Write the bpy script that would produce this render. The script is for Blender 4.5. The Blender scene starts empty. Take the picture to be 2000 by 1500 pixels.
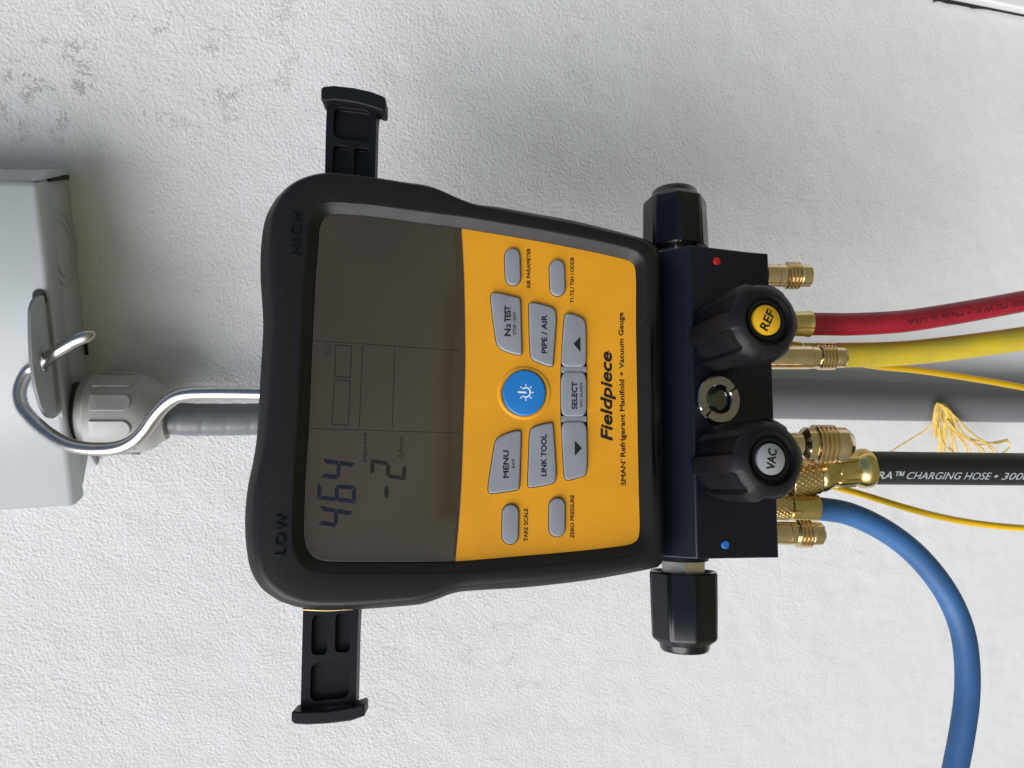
import bpy, math, random
import numpy as np
from mathutils import Vector, Matrix, noise
from mathutils.geometry import tessellate_polygon
random.seed(7)
scene = bpy.context.scene
col = scene.collection

# ------------------------------------------------------------------ camera
F = 1444.0                                   # focal length in pixels of the 2000 x 1500 photograph
D = 0.45                                     # camera to wall, metres
CAM_POS = np.array([0.0, -D, 1.30])
def nrm(a):
    a = np.array(a, float); return a / np.linalg.norm(a)
_d = nrm([(660 - 1000) / F, (750 - 458) / F, -1.0])          # the wall's normal seen by the camera
_a = np.array([-1.0, 0.01, 0.0])
_ez = nrm(_a - _a.dot(_d) * _d)
R = np.array([np.cross(_d, _ez), _d, _ez])                   # camera axes -> world axes
cam = bpy.data.cameras.new('camera')
cam.sensor_width = 36.0; cam.lens = 36.0 * F / 2000.0
cam.clip_start = 0.01; cam.clip_end = 500.0
cam.dof.use_dof = True; cam.dof.focus_distance = 0.315; cam.dof.aperture_fstop = 22.0
cam_o = bpy.data.objects.new('camera', cam); col.objects.link(cam_o)
mw = Matrix.Identity(4)
for i in range(3):
    for j in range(3): mw[i][j] = R[i][j]
    mw[i][3] = CAM_POS[i]
cam_o.matrix_world = mw
scene.camera = cam_o

# ------------------------------------------------------------------ light
SUN_TO = nrm([-0.58, -0.55, 0.62])
world = bpy.data.worlds.new('World'); scene.world = world; world.use_nodes = True
nt = world.node_tree; bg = nt.nodes['Background']
sky = nt.nodes.new('ShaderNodeTexSky'); sky.sky_type = 'NISHITA'; sky.sun_disc = False
sky.sun_elevation = math.asin(SUN_TO[2]); sky.sun_rotation = math.atan2(SUN_TO[0], SUN_TO[1])
sky.air_density = 1.2; sky.dust_density = 2.0; sky.ozone_density = 1.0
nt.links.new(sky.outputs[0], bg.inputs[0]); bg.inputs[1].default_value = 0.06
sl = bpy.data.lights.new('sun', 'SUN'); sl.energy = 3.0; sl.angle = math.radians(56); sl.color = (0.985, 0.985, 1.0)
so = bpy.data.objects.new('sun', sl); col.objects.link(so)
so.rotation_euler = Vector(SUN_TO).to_track_quat('Z', 'Y').to_euler()
scene.view_settings.view_transform = 'Standard'; scene.view_settings.look = 'None'
scene.view_settings.exposure = 0.47; scene.view_settings.gamma = 1.0

# ------------------------------------------------------------------ planes to measure on
class Frame:
    """a plane in the place: x right along it, y up along it, z out towards the viewer"""
    def __init__(s, o, ex, ey, ez): s.o = np.array(o, float); s.ex, s.ey, s.ez = nrm(ex), nrm(ey), nrm(ez)
    def px(s, u, v, h=0.0):                                  # the point at height h that the photograph shows at u, v
        r = R @ np.array([(u - 1000) / F, (750 - v) / F, -1.0])
        q = s.o + s.ez * h
        return CAM_POS + r * ((q - CAM_POS).dot(s.ez) / r.dot(s.ez))
    def at(s, x, y, z=0.0): return s.o + s.ex * x + s.ey * y + s.ez * z
    def loc(s, p): p = np.array(p) - s.o; return np.array([p.dot(s.ex), p.dot(s.ey), p.dot(s.ez)])
    def matrix(s):
        m = Matrix.Identity(4)
        for i in range(3):
            m[i][0], m[i][1], m[i][2], m[i][3] = s.ex[i], s.ey[i], s.ez[i], s.o[i]
        return m
    def moved(s, o): return Frame(o, s.ex, s.ey, s.ez)
def depth(p): return float((np.array(p) - CAM_POS).dot(-R[:, 2]))
def mm_px(p): return depth(p) / F                            # metres per photo pixel at a point
WALL = Frame((0, 0, 1.30), (1, 0, 0), (0, 0, 1), (0, -1, 0))
# the gauge hangs turned a little out of the wall's plane
_dn = R @ nrm([(940 - 1000) / F, (750 - 960) / F, -1.0])
_o = CAM_POS + R @ (np.array([0, (750 - 767) / F, -1.0]) * 0.300)
_up = R @ np.array([-1.0, 0.0105, 0.0]); _up = nrm(_up - _up.dot(_dn) * _dn)
DEV = Frame(_o, np.cross(_dn, _up), _up, -_dn)

# ------------------------------------------------------------------ materials
def mat(name, color, rough=0.5, metal=0.0, spec=0.5, bump=None, var=None, dust=None, coat=0.0, scratch=None):
    m = bpy.data.materials.new(name); m.use_nodes = True
    n, l = m.node_tree.nodes, m.node_tree.links
    b = n['Principled BSDF']
    b.inputs['Roughness'].default_value = rough; b.inputs['Metallic'].default_value = metal
    b.inputs['Specular IOR Level'].default_value = spec; b.inputs['Coat Weight'].default_value = coat
    b.inputs['Coat Roughness'].default_value = 0.08
    tc = n.new('ShaderNodeTexCoord')
    c = n.new('ShaderNodeRGB'); c.outputs[0].default_value = (*color, 1); out = c.outputs[0]
    if var:                                                   # (scale, amount[, tint])
        t = n.new('ShaderNodeTexNoise'); t.inputs['Scale'].default_value = var[0]; t.inputs['Detail'].default_value = 6
        l.new(tc.outputs['Object'], t.inputs['Vector'])
        r = n.new('ShaderNodeMapRange'); r.inputs[1].default_value = 0.3; r.inputs[2].default_value = 0.7
        l.new(t.outputs[0], r.inputs[0])
        mx = n.new('ShaderNodeMix'); mx.data_type = 'RGBA'
        tint = var[2] if len(var) > 2 else tuple(x * (1 - var[1]) for x in color)
        l.new(r.outputs[0], mx.inputs[0]); l.new(out, mx.inputs[6]); mx.inputs[7].default_value = (*tint, 1)
        out = mx.outputs[2]
        rr = n.new('ShaderNodeMapRange'); rr.inputs[3].default_value = rough * 0.85; rr.inputs[4].default_value = min(1, rough * 1.18)
        l.new(t.outputs[0], rr.inputs[0]); l.new(rr.outputs[0], b.inputs['Roughness'])
    if dust:                                                  # (cells per metre, radius, colour, share)
        vo = n.new('ShaderNodeTexVoronoi'); vo.inputs['Scale'].default_value = dust[0]
        l.new(tc.outputs['Object'], vo.inputs['Vector'])
        lt = n.new('ShaderNodeMath'); lt.operation = 'LESS_THAN'; lt.inputs[1].default_value = dust[1]
        l.new(vo.outputs['Distance'], lt.inputs[0])
        sp = n.new('ShaderNodeSeparateColor'); l.new(vo.outputs['Color'], sp.inputs[0])
        g = n.new('ShaderNodeMath'); g.operation = 'LESS_THAN'; g.inputs[1].default_value = dust[3]; l.new(sp.outputs[0], g.inputs[0])
        mu = n.new('ShaderNodeMath'); mu.operation = 'MULTIPLY'; l.new(lt.outputs[0], mu.inputs[0]); l.new(g.outputs[0], mu.inputs[1])
        mx = n.new('ShaderNodeMix'); mx.data_type = 'RGBA'
        l.new(mu.outputs[0], mx.inputs[0]); l.new(out, mx.inputs[6]); mx.inputs[7].default_value = (*dust[2], 1)
        out = mx.outputs[2]
    l.new(out, b.inputs['Base Color'])
    if bump:                                                  # (scale, distance)
        t = n.new('ShaderNodeTexNoise'); t.inputs['Scale'].default_value = bump[0]; t.inputs['Detail'].default_value = 3
        l.new(tc.outputs['Object'], t.inputs['Vector'])
        bp = n.new('ShaderNodeBump'); bp.inputs['Distance'].default_value = bump[1]; bp.inputs['Strength'].default_value = 1.0
        l.new(t.outputs[0], bp.inputs['Height']); l.new(bp.outputs[0], b.inputs['Normal'])
    return m
DUST = (0.11, 0.105, 0.095)
M = dict(
    rubber=mat('black_rubber', (0.0085, 0.0085, 0.0088), 0.43, spec=0.33, bump=(2600, 0.00004), var=(60, 0.3), dust=(420, 0.075, DUST, 0.22)),
    arm=mat('black_nylon', (0.0075, 0.0082, 0.0115), 0.46, spec=0.26, bump=(2200, 0.00003), var=(80, 0.25), dust=(260, 0.05, DUST, 0.08)),
    deep=mat('black_gap', (0.008, 0.008, 0.008), 0.8),
    yellow=mat('yellow_overlay', (0.80, 0.355, 0.016), 0.45, spec=0.3, bump=(3000, 0.00002), var=(38, 0.14), dust=(230, 0.05, (0.16, 0.09, 0.02), 0.16)),
    button=mat('grey_rubber_button', (0.270, 0.290, 0.330), 0.5, spec=0.4, bump=(4000, 0.00002), var=(120, 0.1)),
    blue=mat('blue_button', (0.012, 0.20, 0.60), 0.42, bump=(4000, 0.00001), var=(120, 0.12)),
    ink=mat('black_ink', (0.006, 0.006, 0.006), 0.5),
    white=mat('white_ink', (0.85, 0.87, 0.9), 0.5),
    lcd=mat('grey_lcd_glass', (0.064, 0.050, 0.031), 0.04, spec=0.60, var=(14, 0.25), dust=(150, 0.03, (0.25, 0.24, 0.2), 0.12)),
    lcd_ink=mat('lcd_digit_ink', (0.011, 0.009, 0.020), 0.14),
    lcd_ink2=mat('lcd_brown_ink', (0.014, 0.010, 0.008), 0.14),
    lcd_faint=mat('lcd_faint_ink', (0.034, 0.031, 0.025), 0.14),
    glass_edge=mat('display_edge', (0.10, 0.095, 0.085), 0.15, coat=0.5),  # rim colour kept lighter to paint in the highlight along the glass edge
    anod=mat('navy_anodised_aluminium', (0.006, 0.0078, 0.016), 0.36, spec=0.34, bump=(2600, 0.00005), var=(50, 0.3), dust=(300, 0.055, DUST, 0.2)),
    knob=mat('black_soft_knob', (0.0075, 0.008, 0.0105), 0.44, spec=0.24, bump=(2600, 0.00003), var=(70, 0.3), dust=(260, 0.05, DUST, 0.08)),
    knob_gloss=mat('black_glossy_knob', (0.004, 0.005, 0.008), 0.22, spec=0.38, var=(70, 0.2), dust=(260, 0.04, DUST, 0.06)),
    brass=mat('polished_brass', (0.84, 0.67, 0.43), 0.17, 1.0, var=(160, 0.18), bump=(900, 0.00002)),
    brass_dk=mat('knurled_brass', (0.78, 0.58, 0.28), 0.2, 1.0, var=(160, 0.25)),
    brass_y=mat('yellow_brass_ferrule', (0.76, 0.60, 0.24), 0.2, 1.0, var=(120, 0.22), bump=(500, 0.00005)),
    steel=mat('stainless_steel', (0.52, 0.50, 0.485), 0.27, 1.0, var=(140, 0.12), bump=(700, 0.00002)),
    chrome=mat('chrome_ring', (0.40, 0.375, 0.37), 0.10, 1.0, var=(140, 0.1)),
    lens=mat('dark_sight_glass', (0.012, 0.016, 0.014), 0.04, spec=0.8, coat=1.0),
    nickel=mat('nickel_nut', (0.78, 0.74, 0.66), 0.28, 1.0, var=(200, 0.2)),
    red_dot=mat('red_paint', (0.50, 0.012, 0.015), 0.4, var=(300, 0.15)),
    blue_dot=mat('blue_paint', (0.02, 0.17, 0.62), 0.4, var=(300, 0.15)),
    label_y=mat('yellow_label', (0.80, 0.45, 0.012), 0.45, var=(200, 0.06)),
    label_g=mat('grey_label', (0.33, 0.345, 0.365), 0.45, var=(200, 0.06)),
    hose_r=mat('red_hose_rubber', (0.38, 0.013, 0.034), 0.45, spec=0.35, var=(60, 0.3), bump=(1200, 0.00004), dust=(240, 0.05, (0.09, 0.02, 0.02), 0.15)),
    hose_y=mat('yellow_hose_rubber', (0.66, 0.50, 0.028), 0.5, spec=0.35, var=(55, 0.3, (0.50, 0.39, 0.045)), bump=(1200, 0.00004), dust=(200, 0.07, (0.30, 0.24, 0.05), 0.3)),
    hose_k=mat('black_hose_rubber', (0.012, 0.0125, 0.016), 0.5, spec=0.45, var=(60, 0.3), bump=(1200, 0.00004)),
    hose_b=mat('blue_hose_rubber', (0.034, 0.125, 0.315), 0.5, spec=0.35, var=(45, 0.35), bump=(1200, 0.00004), dust=(170, 0.06, (0.02, 0.06, 0.14), 0.25)),
    wire=mat('yellow_cable_jacket', (0.82, 0.50, 0.008), 0.32, spec=0.5, var=(90, 0.1)),
    twine=mat('yellow_twine', (0.72, 0.50, 0.12), 0.6, var=(300, 0.3)),
    print_w=mat('white_hose_print', (0.40, 0.43, 0.46), 0.6, var=(900, 0.35)),
    print_k=mat('dark_hose_print', (0.060, 0.006, 0.010), 0.6, var=(900, 0.2)),
    steel_paint=mat('grey_painted_steel', (0.40, 0.435, 0.46), 0.40, spec=0.5, bump=(260, 0.00006), var=(22, 0.07), dust=(160, 0.03, (0.2, 0.2, 0.19), 0.1)),
    conn=mat('grey_nylon', (0.36, 0.365, 0.36), 0.42, bump=(700, 0.00003), var=(60, 0.1)),
    flex=mat('grey_flex_conduit', (0.155, 0.165, 0.185), 0.34, bump=(300, 0.0001), var=(35, 0.2)),
    pipe=mat('grey_plastic_pipe', (0.125, 0.130, 0.145), 0.5, bump=(300, 0.00008), var=(25, 0.08)),
    trim=mat('white_painted_trim', (0.74, 0.73, 0.74), 0.5, bump=(300, 0.0001), var=(30, 0.08)),
    black_gasket=mat('black_gasket', (0.010, 0.010, 0.010), 0.6),
)

def stucco():
    m = bpy.data.materials.new('white_painted_stucco'); m.use_nodes = True
    n, l = m.node_tree.nodes, m.node_tree.links; b = n['Principled BSDF']
    b.inputs['Roughness'].default_value = 0.85; b.inputs['Specular IOR Level'].default_value = 0.25
    tc = n.new('ShaderNodeTexCoord')
    def noi(scale, det=4, rough=0.5):
        t = n.new('ShaderNodeTexNoise'); t.inputs['Scale'].default_value = scale; t.inputs['Detail'].default_value = det
        t.inputs['Roughness'].default_value = rough; l.new(tc.outputs['Object'], t.inputs['Vector']); return t
    def ramp(src, a, bb):
        r = n.new('ShaderNodeMapRange'); r.inputs[1].default_value = a; r.inputs[2].default_value = bb; l.new(src, r.inputs[0]); return r.outputs[0]
    def math_(op, a, bb):
        q = n.new('ShaderNodeMath'); q.operation = op
        for i, x in enumerate((a, bb)):
            if isinstance(x, float): q.inputs[i].default_value = x
            else: l.new(x, q.inputs[i])
        return q.outputs[0]
    def mixc(fac, c0, c1):
        mx = n.new('ShaderNodeMix'); mx.data_type = 'RGBA'
        l.new(fac, mx.inputs[0])
        for i, c in ((6, c0), (7, c1)):
            if isinstance(c, tuple): mx.inputs[i].default_value = (*c, 1)
            else: l.new(c, mx.inputs[i])
        return mx.outputs[2]
    fine = noi(560, 3, 0.6); mid = noi(240, 3, 0.55); big = noi(26, 5, 0.6); grime = noi(34, 8, 0.72); grime2 = noi(11, 3)
    # pits and skim-coat edges: thin dirty lines where a patchy coat ends, only in patches
    # weathered spots: (photo place on the wall, radius in metres, strength)
    patch = None
    for (pu, pv), pr, pk in (((90, 165), .040, .9), ((190, 150), .035, .9), ((330, 110), .045, .6), ((430, 165), .035, .7), ((530, 180), .016, .8), ((560, 90), .045, .35), ((1160, 120), .050, .40), ((1560, 420), .06, .35), ((830, 1230), .045, .40), ((1000, 1270), .055, .40), ((320, 995), .015, .9), ((1640, 1130), .05, .25), ((60, 40), .05, .5)):
        vd = n.new('ShaderNodeVectorMath'); vd.operation = 'DISTANCE'; l.new(tc.outputs['Object'], vd.inputs[0])
        w_ = WALL.px(pu, pv, 0); vd.inputs[1].default_value = tuple(w_)
        f_ = n.new('ShaderNodeMapRange'); f_.interpolation_type = 'SMOOTHSTEP'; f_.inputs[1].default_value = pr * 1.25; f_.inputs[2].default_value = pr * 0.3; f_.inputs[4].default_value = pk * 0.42
        l.new(vd.outputs['Value'], f_.inputs[0])
        patch = f_.outputs[0] if patch is None else math_('MAXIMUM', patch, f_.outputs[0])
    line = ramp(math_('ABSOLUTE', math_('SUBTRACT', grime.outputs[0], 0.5), 0.0), 0.010, 0.0)
    line = math_('MULTIPLY', line, patch)
    line = math_('MULTIPLY', line, ramp(noi(60, 2).outputs[0], 0.50, 0.62))
    speck = math_('MULTIPLY', ramp(noi(120, 5, 0.65).outputs[0], 0.60, 0.70), patch)
    c = mixc(ramp(big.outputs[0], 0.35, 0.7), (0.675, 0.685, 0.712), (0.655, 0.660, 0.680))
    c = mixc(math_('MULTIPLY', line, 0.12), c, (0.38, 0.31, 0.23))
    c = mixc(math_('MULTIPLY', speck, 0.09), c, (0.36, 0.29, 0.20))
    c = mixc(math_('MULTIPLY', ramp(fine.outputs[0], 0.46, 0.30), 0.20), c, (0.55, 0.53, 0.51))
    l.new(c, b.inputs['Base Color'])
    h = math_('ADD', math_('MULTIPLY', fine.outputs[0], 0.72), math_('MULTIPLY', mid.outputs[0], 0.30))
    h = math_('SUBTRACT', h, math_('MULTIPLY', line, 0.9))
    h = math_('SUBTRACT', h, math_('MULTIPLY', speck, 0.8))
    bp = n.new('ShaderNodeBump'); bp.inputs['Strength'].default_value = 0.8; bp.inputs['Distance'].default_value = 0.0012
    # the texture was trowelled smoother towards the foot of the wall
    sx = n.new('ShaderNodeSeparateXYZ'); l.new(tc.outputs['Object'], sx.inputs[0])
    fz = n.new('ShaderNodeMapRange'); fz.inputs[1].default_value = 0.90; fz.inputs[2].default_value = 1.42; fz.inputs[3].default_value = 0.15; fz.inputs[4].default_value = 1.2
    l.new(math_('ADD', sx.outputs[2], math_('MULTIPLY', grime2.outputs[0], 0.25)), fz.inputs[0])
    h = math_('MULTIPLY', h, fz.outputs[0])
    l.new(h, bp.inputs['Height']); l.new(bp.outputs[0], b.inputs['Normal'])
    return m
M['stucco'] = stucco()
M['ground'] = mat('dry_garden_soil', (0.21, 0.185, 0.105), 0.9, bump=(20, 0.01), var=(3, 0.4, (0.15, 0.15, 0.07)))

# ------------------------------------------------------------------ building helpers
def thing(name, label, cat, frame, group=None):
    o = bpy.data.objects.new(name, None); col.objects.link(o); o.empty_display_size = 0.02
    o.matrix_world = frame.matrix(); o['label'] = label; o['category'] = cat
    if group: o['group'] = group
    o['_m'] = [x for r in frame.matrix() for x in r]
    return o
ROOTM = {}
def root_matrix(p):
    while p.parent: p = p.parent
    return ROOTM[p.name]
class MB:
    def __init__(s): s.v = []; s.f = []
    def add(s, vs, fs):
        k = len(s.v); s.v += [tuple(map(float, q)) for q in vs]; s.f += [tuple(i + k for i in q) for q in fs]; return s
def make(name, mb, material, parent=None, label=None, sharp=40, bevel=0, seg=2, subsurf=0):
    me = bpy.data.meshes.new(name)
    V = np.array(mb.v)
    if parent is not None:
        mi = np.array(root_matrix(parent).inverted()); V = V @ mi[:3, :3].T + mi[:3, 3]
    me.from_pydata(V.tolist(), [], mb.f); me.validate(); me.update()
    import bmesh
    bm = bmesh.new(); bm.from_mesh(me); bmesh.ops.recalc_face_normals(bm, faces=bm.faces); bm.to_mesh(me); bm.free()
    me.shade_smooth()
    if sharp: me.set_sharp_from_angle(angle=math.radians(sharp))
    me.materials.append(M[material] if isinstance(material, str) else material)
    o = bpy.data.objects.new(name, me); col.objects.link(o)
    if parent is not None: o.parent = parent
    if label: o['label'] = label
    if bevel:
        b = o.modifiers.new('bevel', 'BEVEL'); b.width = bevel; b.segments = seg; b.limit_method = 'ANGLE'; b.angle_limit = math.radians(28); b.harden_normals = False
    return o
def loft(mb, loops, closed=True, cap0=False, cap1=False):
    n = len(loops[0]); vs = [p for lp in loops for p in lp]; fs = []
    for i in range(len(loops) - 1):
        for j in range(n if closed else n - 1):
            k = (j + 1) % n
            fs.append((i * n + j, i * n + k, (i + 1) * n + k, (i + 1) * n + j))
    if cap0: fs.append(tuple(range(n))[::-1])
    if cap1: fs.append(tuple(range((len(loops) - 1) * n, len(loops) * n)))
    return mb.add(vs, fs)
def spline(pts, n, closed=False):
    """Catmull-Rom through the points, resampled evenly to n points"""
    P = [np.array(p, float) for p in pts]; m = len(P); out = []
    segs = m if closed else m - 1
    for i in range(segs):
        if closed: p0, p1, p2, p3 = P[i - 1], P[i], P[(i + 1) % m], P[(i + 2) % m]
        else: p0, p1, p2, p3 = P[max(i - 1, 0)], P[i], P[i + 1], P[min(i + 2, m - 1)]
        # centripetal
        t0 = 0; e = 0.5
        t1 = t0 + max(np.linalg.norm(p1 - p0), 1e-9) ** e; t2 = t1 + max(np.linalg.norm(p2 - p1), 1e-9) ** e; t3 = t2 + max(np.linalg.norm(p3 - p2), 1e-9) ** e
        if i == 0 and not closed: p0 = p1 - (p2 - p1); t1 = t0 + np.linalg.norm(p1 - p0) ** e; t2 = t1 + np.linalg.norm(p2 - p1) ** e; t3 = t2 + max(np.linalg.norm(p3 - p2), 1e-9) ** e
        if i == segs - 1 and not closed: p3 = p2 + (p2 - p1); t3 = t2 + np.linalg.norm(p3 - p2) ** e
        for t in np.linspace(t1, t2, 12, endpoint=False):
            a1 = (t1 - t) / (t1 - t0) * p0 + (t - t0) / (t1 - t0) * p1; a2 = (t2 - t) / (t2 - t1) * p1 + (t - t1) / (t2 - t1) * p2
            a3 = (t3 - t) / (t3 - t2) * p2 + (t - t2) / (t3 - t2) * p3
            b1 = (t2 - t) / (t2 - t0) * a1 + (t - t0) / (t2 - t0) * a2; b2 = (t3 - t) / (t3 - t1) * a2 + (t - t1) / (t3 - t1) * a3
            out.append((t2 - t) / (t2 - t1) * b1 + (t - t1) / (t2 - t1) * b2)
    if not closed: out.append(P[-1])
    A = np.array(out + ([out[0]] if closed else []))
    L = np.concatenate([[0], np.cumsum(np.linalg.norm(np.diff(A, axis=0), axis=1))])
    s = np.linspace(0, L[-1], n, endpoint=not closed)
    return [np.array([np.interp(x, L, A[:, k]) for k in range(A.shape[1])]) for x in s]
def chaikin(P, it=3, q=0.25):
    P = [np.array(p, float) for p in P]
    for _ in range(it):
        P = [x for i in range(len(P)) for x in ((1 - q) * P[i] + q * P[(i + 1) % len(P)], q * P[i] + (1 - q) * P[(i + 1) % len(P)])]
    return P
def inset(P, d):
    """offset a closed loop of points (in a plane) inwards by d"""
    P = np.array(P); nxt = np.roll(P, -1, 0); prv = np.roll(P, 1, 0)
    t = nxt - prv; t /= np.linalg.norm(t, axis=1)[:, None]
    N = np.zeros(3)
    for i in range(len(P)): N += np.cross(P[i] - P.mean(0), nxt[i] - P.mean(0))
    N = nrm(N)
    return P + np.cross(N, t) * d
def tube_frames(path):
    P = np.array(path); T = np.gradient(P, axis=0); T /= np.linalg.norm(T, axis=1)[:, None]
    n0 = np.cross(T[0], CAM_POS - P[0]); n0 = nrm(np.cross(n0, T[0])); N = [n0]
    for i in range(1, len(P)):
        q = N[-1] - N[-1].dot(T[i]) * T[i]; N.append(nrm(q))
    return P, T, np.array(N), np.cross(T, np.array(N))
def tube(mb, path, rad, k=20, caps=True, rfun=None):
    P, T, N, B = tube_frames(path)
    loops = []
    for i in range(len(P)):
        r = rad[i] if hasattr(rad, '__len__') else rad
        lp = []
        for j in range(k):
            a = 2 * math.pi * j / k
            rr = r * (rfun(i, a) if rfun else 1)
            lp.append(P[i] + rr * (math.cos(a) * N[i] + math.sin(a) * B[i]))
        loops.append(lp)
    return loft(mb, loops, True, caps, caps)
def axis_frame(a, ref=None):
    a = nrm(a); ref = np.array(ref if ref is not None else DEV.ez, float)
    if abs(nrm(ref).dot(a)) > 0.99: ref = DEV.ey
    n = nrm(ref - ref.dot(a) * a); return a, n, np.cross(a, n)
def lathe(mb, o, a, prof, k=40, caps=True, rfun=None, ref=None):
    """prof: (distance along the axis, radius)"""
    a, n, b = axis_frame(a, ref); loops = []
    for (s, r) in prof:
        lp = []
        for j in range(k):
            t = 2 * math.pi * j / k; rr = r * (rfun(t, s) if rfun else 1)
            lp.append(np.array(o) + a * s + rr * (math.cos(t) * n + math.sin(t) * b))
        loops.append(lp)
    return loft(mb, loops, True, caps, caps)
def prism(mb, P, ez, h0, h1, r=0.0, steps=4):
    """a closed outline raised along ez with a rounded upper edge"""
    P = np.array(P); loops = [P + ez * h0]
    if r:
        for i in range(steps + 1):
            a = math.pi / 2 * i / steps
            loops.append(inset(P, r * (1 - math.cos(a))) + ez * (h1 - r + r * math.sin(a)))
    else: loops.append(P + ez * h1)
    return loft(mb, loops, True, True, True)
def plate_with_holes(mb, fr, outer, holes, top, bottom, floor=None):
    """flat plate with real openings; floor gives them a bottom"""
    polys = [outer] + holes
    loc = [[fr.loc(p) for p in q] for q in polys]
    tri = tessellate_polygon([[Vector((p[0], p[1], 0)) for p in q] for q in loc])
    flat = [p for q in loc for p in q]
    def lift(p, h): return fr.at(p[0], p[1], h)
    V = [lift(p, top) for p in flat]; fs = [tuple(t) for t in tri]
    base = 0; vs = list(V)
    for qi, q in enumerate(loc):
        h = bottom if qi == 0 else (floor if floor is not None else bottom)
        k = len(vs); vs += [lift(p, h) for p in q]; n = len(q)
        for j in range(n): fs.append((base + j, base + (j + 1) % n, k + (j + 1) % n, k + j))
        if qi and floor is not None: fs.append(tuple(range(k, k + n)))
        base += n
    return mb.add(vs, fs)
def text_mesh(body, bold=0.0, shear=0.0, space=1.0):
    c = bpy.data.curves.new('lettering', 'FONT'); c.body = body; c.offset = bold; c.shear = shear; c.space_character = space
    c.resolution_u = 4; c.size = 1.0
    o = bpy.data.objects.new('lettering', c); col.objects.link(o)
    me = o.to_mesh(); V = np.array([v.co[:] for v in me.vertices]); Fs = [tuple(p.vertices) for p in me.polygons]
    o.to_mesh_clear(); bpy.data.objects.remove(o); bpy.data.curves.remove(c)
    return V, Fs
CAP = 0.727
def thicken(mb, W, Fs, e, up, nz, d):
    """a heavier weight: the outline printed again slightly shifted, each pass 3 microns higher"""
    mb.add(W, Fs)
    if d <= 0: return
    for k in range(8):
        a = k * math.pi / 4
        mb.add([p + e * d * math.cos(a) + up * d * math.sin(a) + nz * 0.000003 * (k + 1) for p in W], Fs)
def lettering(body, fr, start, end, cap_px, h, material, parent, bold=0.012, shear=0.0, space=1.0, thick=0.0, label=None):
    """print a word: base line from start to end (photo measurements on plane fr), capitals cap_px tall"""
    V, Fs = text_mesh(body, 0.0, shear, space)
    x0, x1 = V[:, 0].min(), V[:, 0].max()
    A = fr.px(*start, h); B = fr.px(*end, h); e = B - A; L = np.linalg.norm(e); e /= L
    up = np.cross(fr.ez, e); H = cap_px * mm_px((A + B) / 2)
    W = [A + e * ((v[0] - x0) / (x1 - x0) * L) + up * (v[1] / CAP * H) for v in V]
    mb = MB(); thicken(mb, W, Fs, e, up, fr.ez, 1.45 * bold * H / CAP if not thick else 0)
    if thick:
        k = len(V); mb2 = MB(); mb2.add([p + fr.ez * thick for p in W] + W, [f for f in Fs])
        from collections import Counter
        ed = Counter()
        for f in Fs:
            for i in range(len(f)): ed[tuple(sorted((f[i], f[(i + 1) % len(f)])))] += 1
        for (i, j), c in ed.items():
            if c == 1: mb2.f.append((i, j, j + k, i + k))
        mb = mb2
    return make('lettering', mb, material, parent, label)
def flat(fr, pts, h, material, parent, name, thick=0.00003):
    P = [fr.px(*p, h) for p in pts]
    mb = MB(); prism(mb, P, fr.ez, -0.00002, thick); return make(name, mb, material, parent)

# ------------------------------------------------------------------ the wall and the ground
def build_wall():
    nx, nz = 420, 360; x0, x1, z0, z1 = -0.75, 0.65, -1.3, 0.75
    mb = MB(); vs = []; xs = np.concatenate([np.linspace(-2.2, -0.56, 12)[:-1], np.linspace(-0.56, 0.50, nx), np.linspace(0.50, 2.2, 12)[1:]])
    zs = np.concatenate([np.linspace(-1.3, -0.66, 12)[:-1], np.linspace(-0.66, 0.42, nz), np.linspace(0.42, 1.5, 12)[1:]])
    for z in zs:
        for x in xs:
            q = Vector((x * 1.0, 0, z))
            y = 0.0009 * noise.noise(q * 8) + 0.00028 * noise.noise(q * 45) + 0.0002 * noise.noise(q * 160)
            g = noise.noise(q * 9 + Vector((3, 1, 7)))
            if g > 0.1:                                   # patches of a rougher second coat
                y += 0.0006 * min(1, (g - 0.1) * 4) * max(0, noise.noise(q * 60 + Vector((9, 2, 0))))
            vs.append((x, -0.0002 + y, 1.30 + z))
    n = len(xs); fs = [(j * n + i, j * n + i + 1, (j + 1) * n + i + 1, (j + 1) * n + i) for j in range(len(zs) - 1) for i in range(n - 1)]
    mb.add(vs, fs)
    o = make('stucco_wall', mb, 'stucco', sharp=0)
    o['kind'] = 'structure'; o['label'] = 'white painted stucco wall behind everything, chipped towards the upper left'; o['category'] = 'wall'
    return o
wall = build_wall()
mb = MB(); mb.add([(-60, -60, 0), (60, -60, 0), (60, 0.3, 0), (-60, 0.3, 0)], [(0, 1, 2, 3)])
g = make('ground', mb, 'ground', sharp=0); g['kind'] = 'structure'

def new_thing(name, label, cat, frame, group=None):
    o = thing(name, label, cat, frame, group); del o['_m']; ROOTM[o.name] = frame.matrix(); return o

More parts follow.
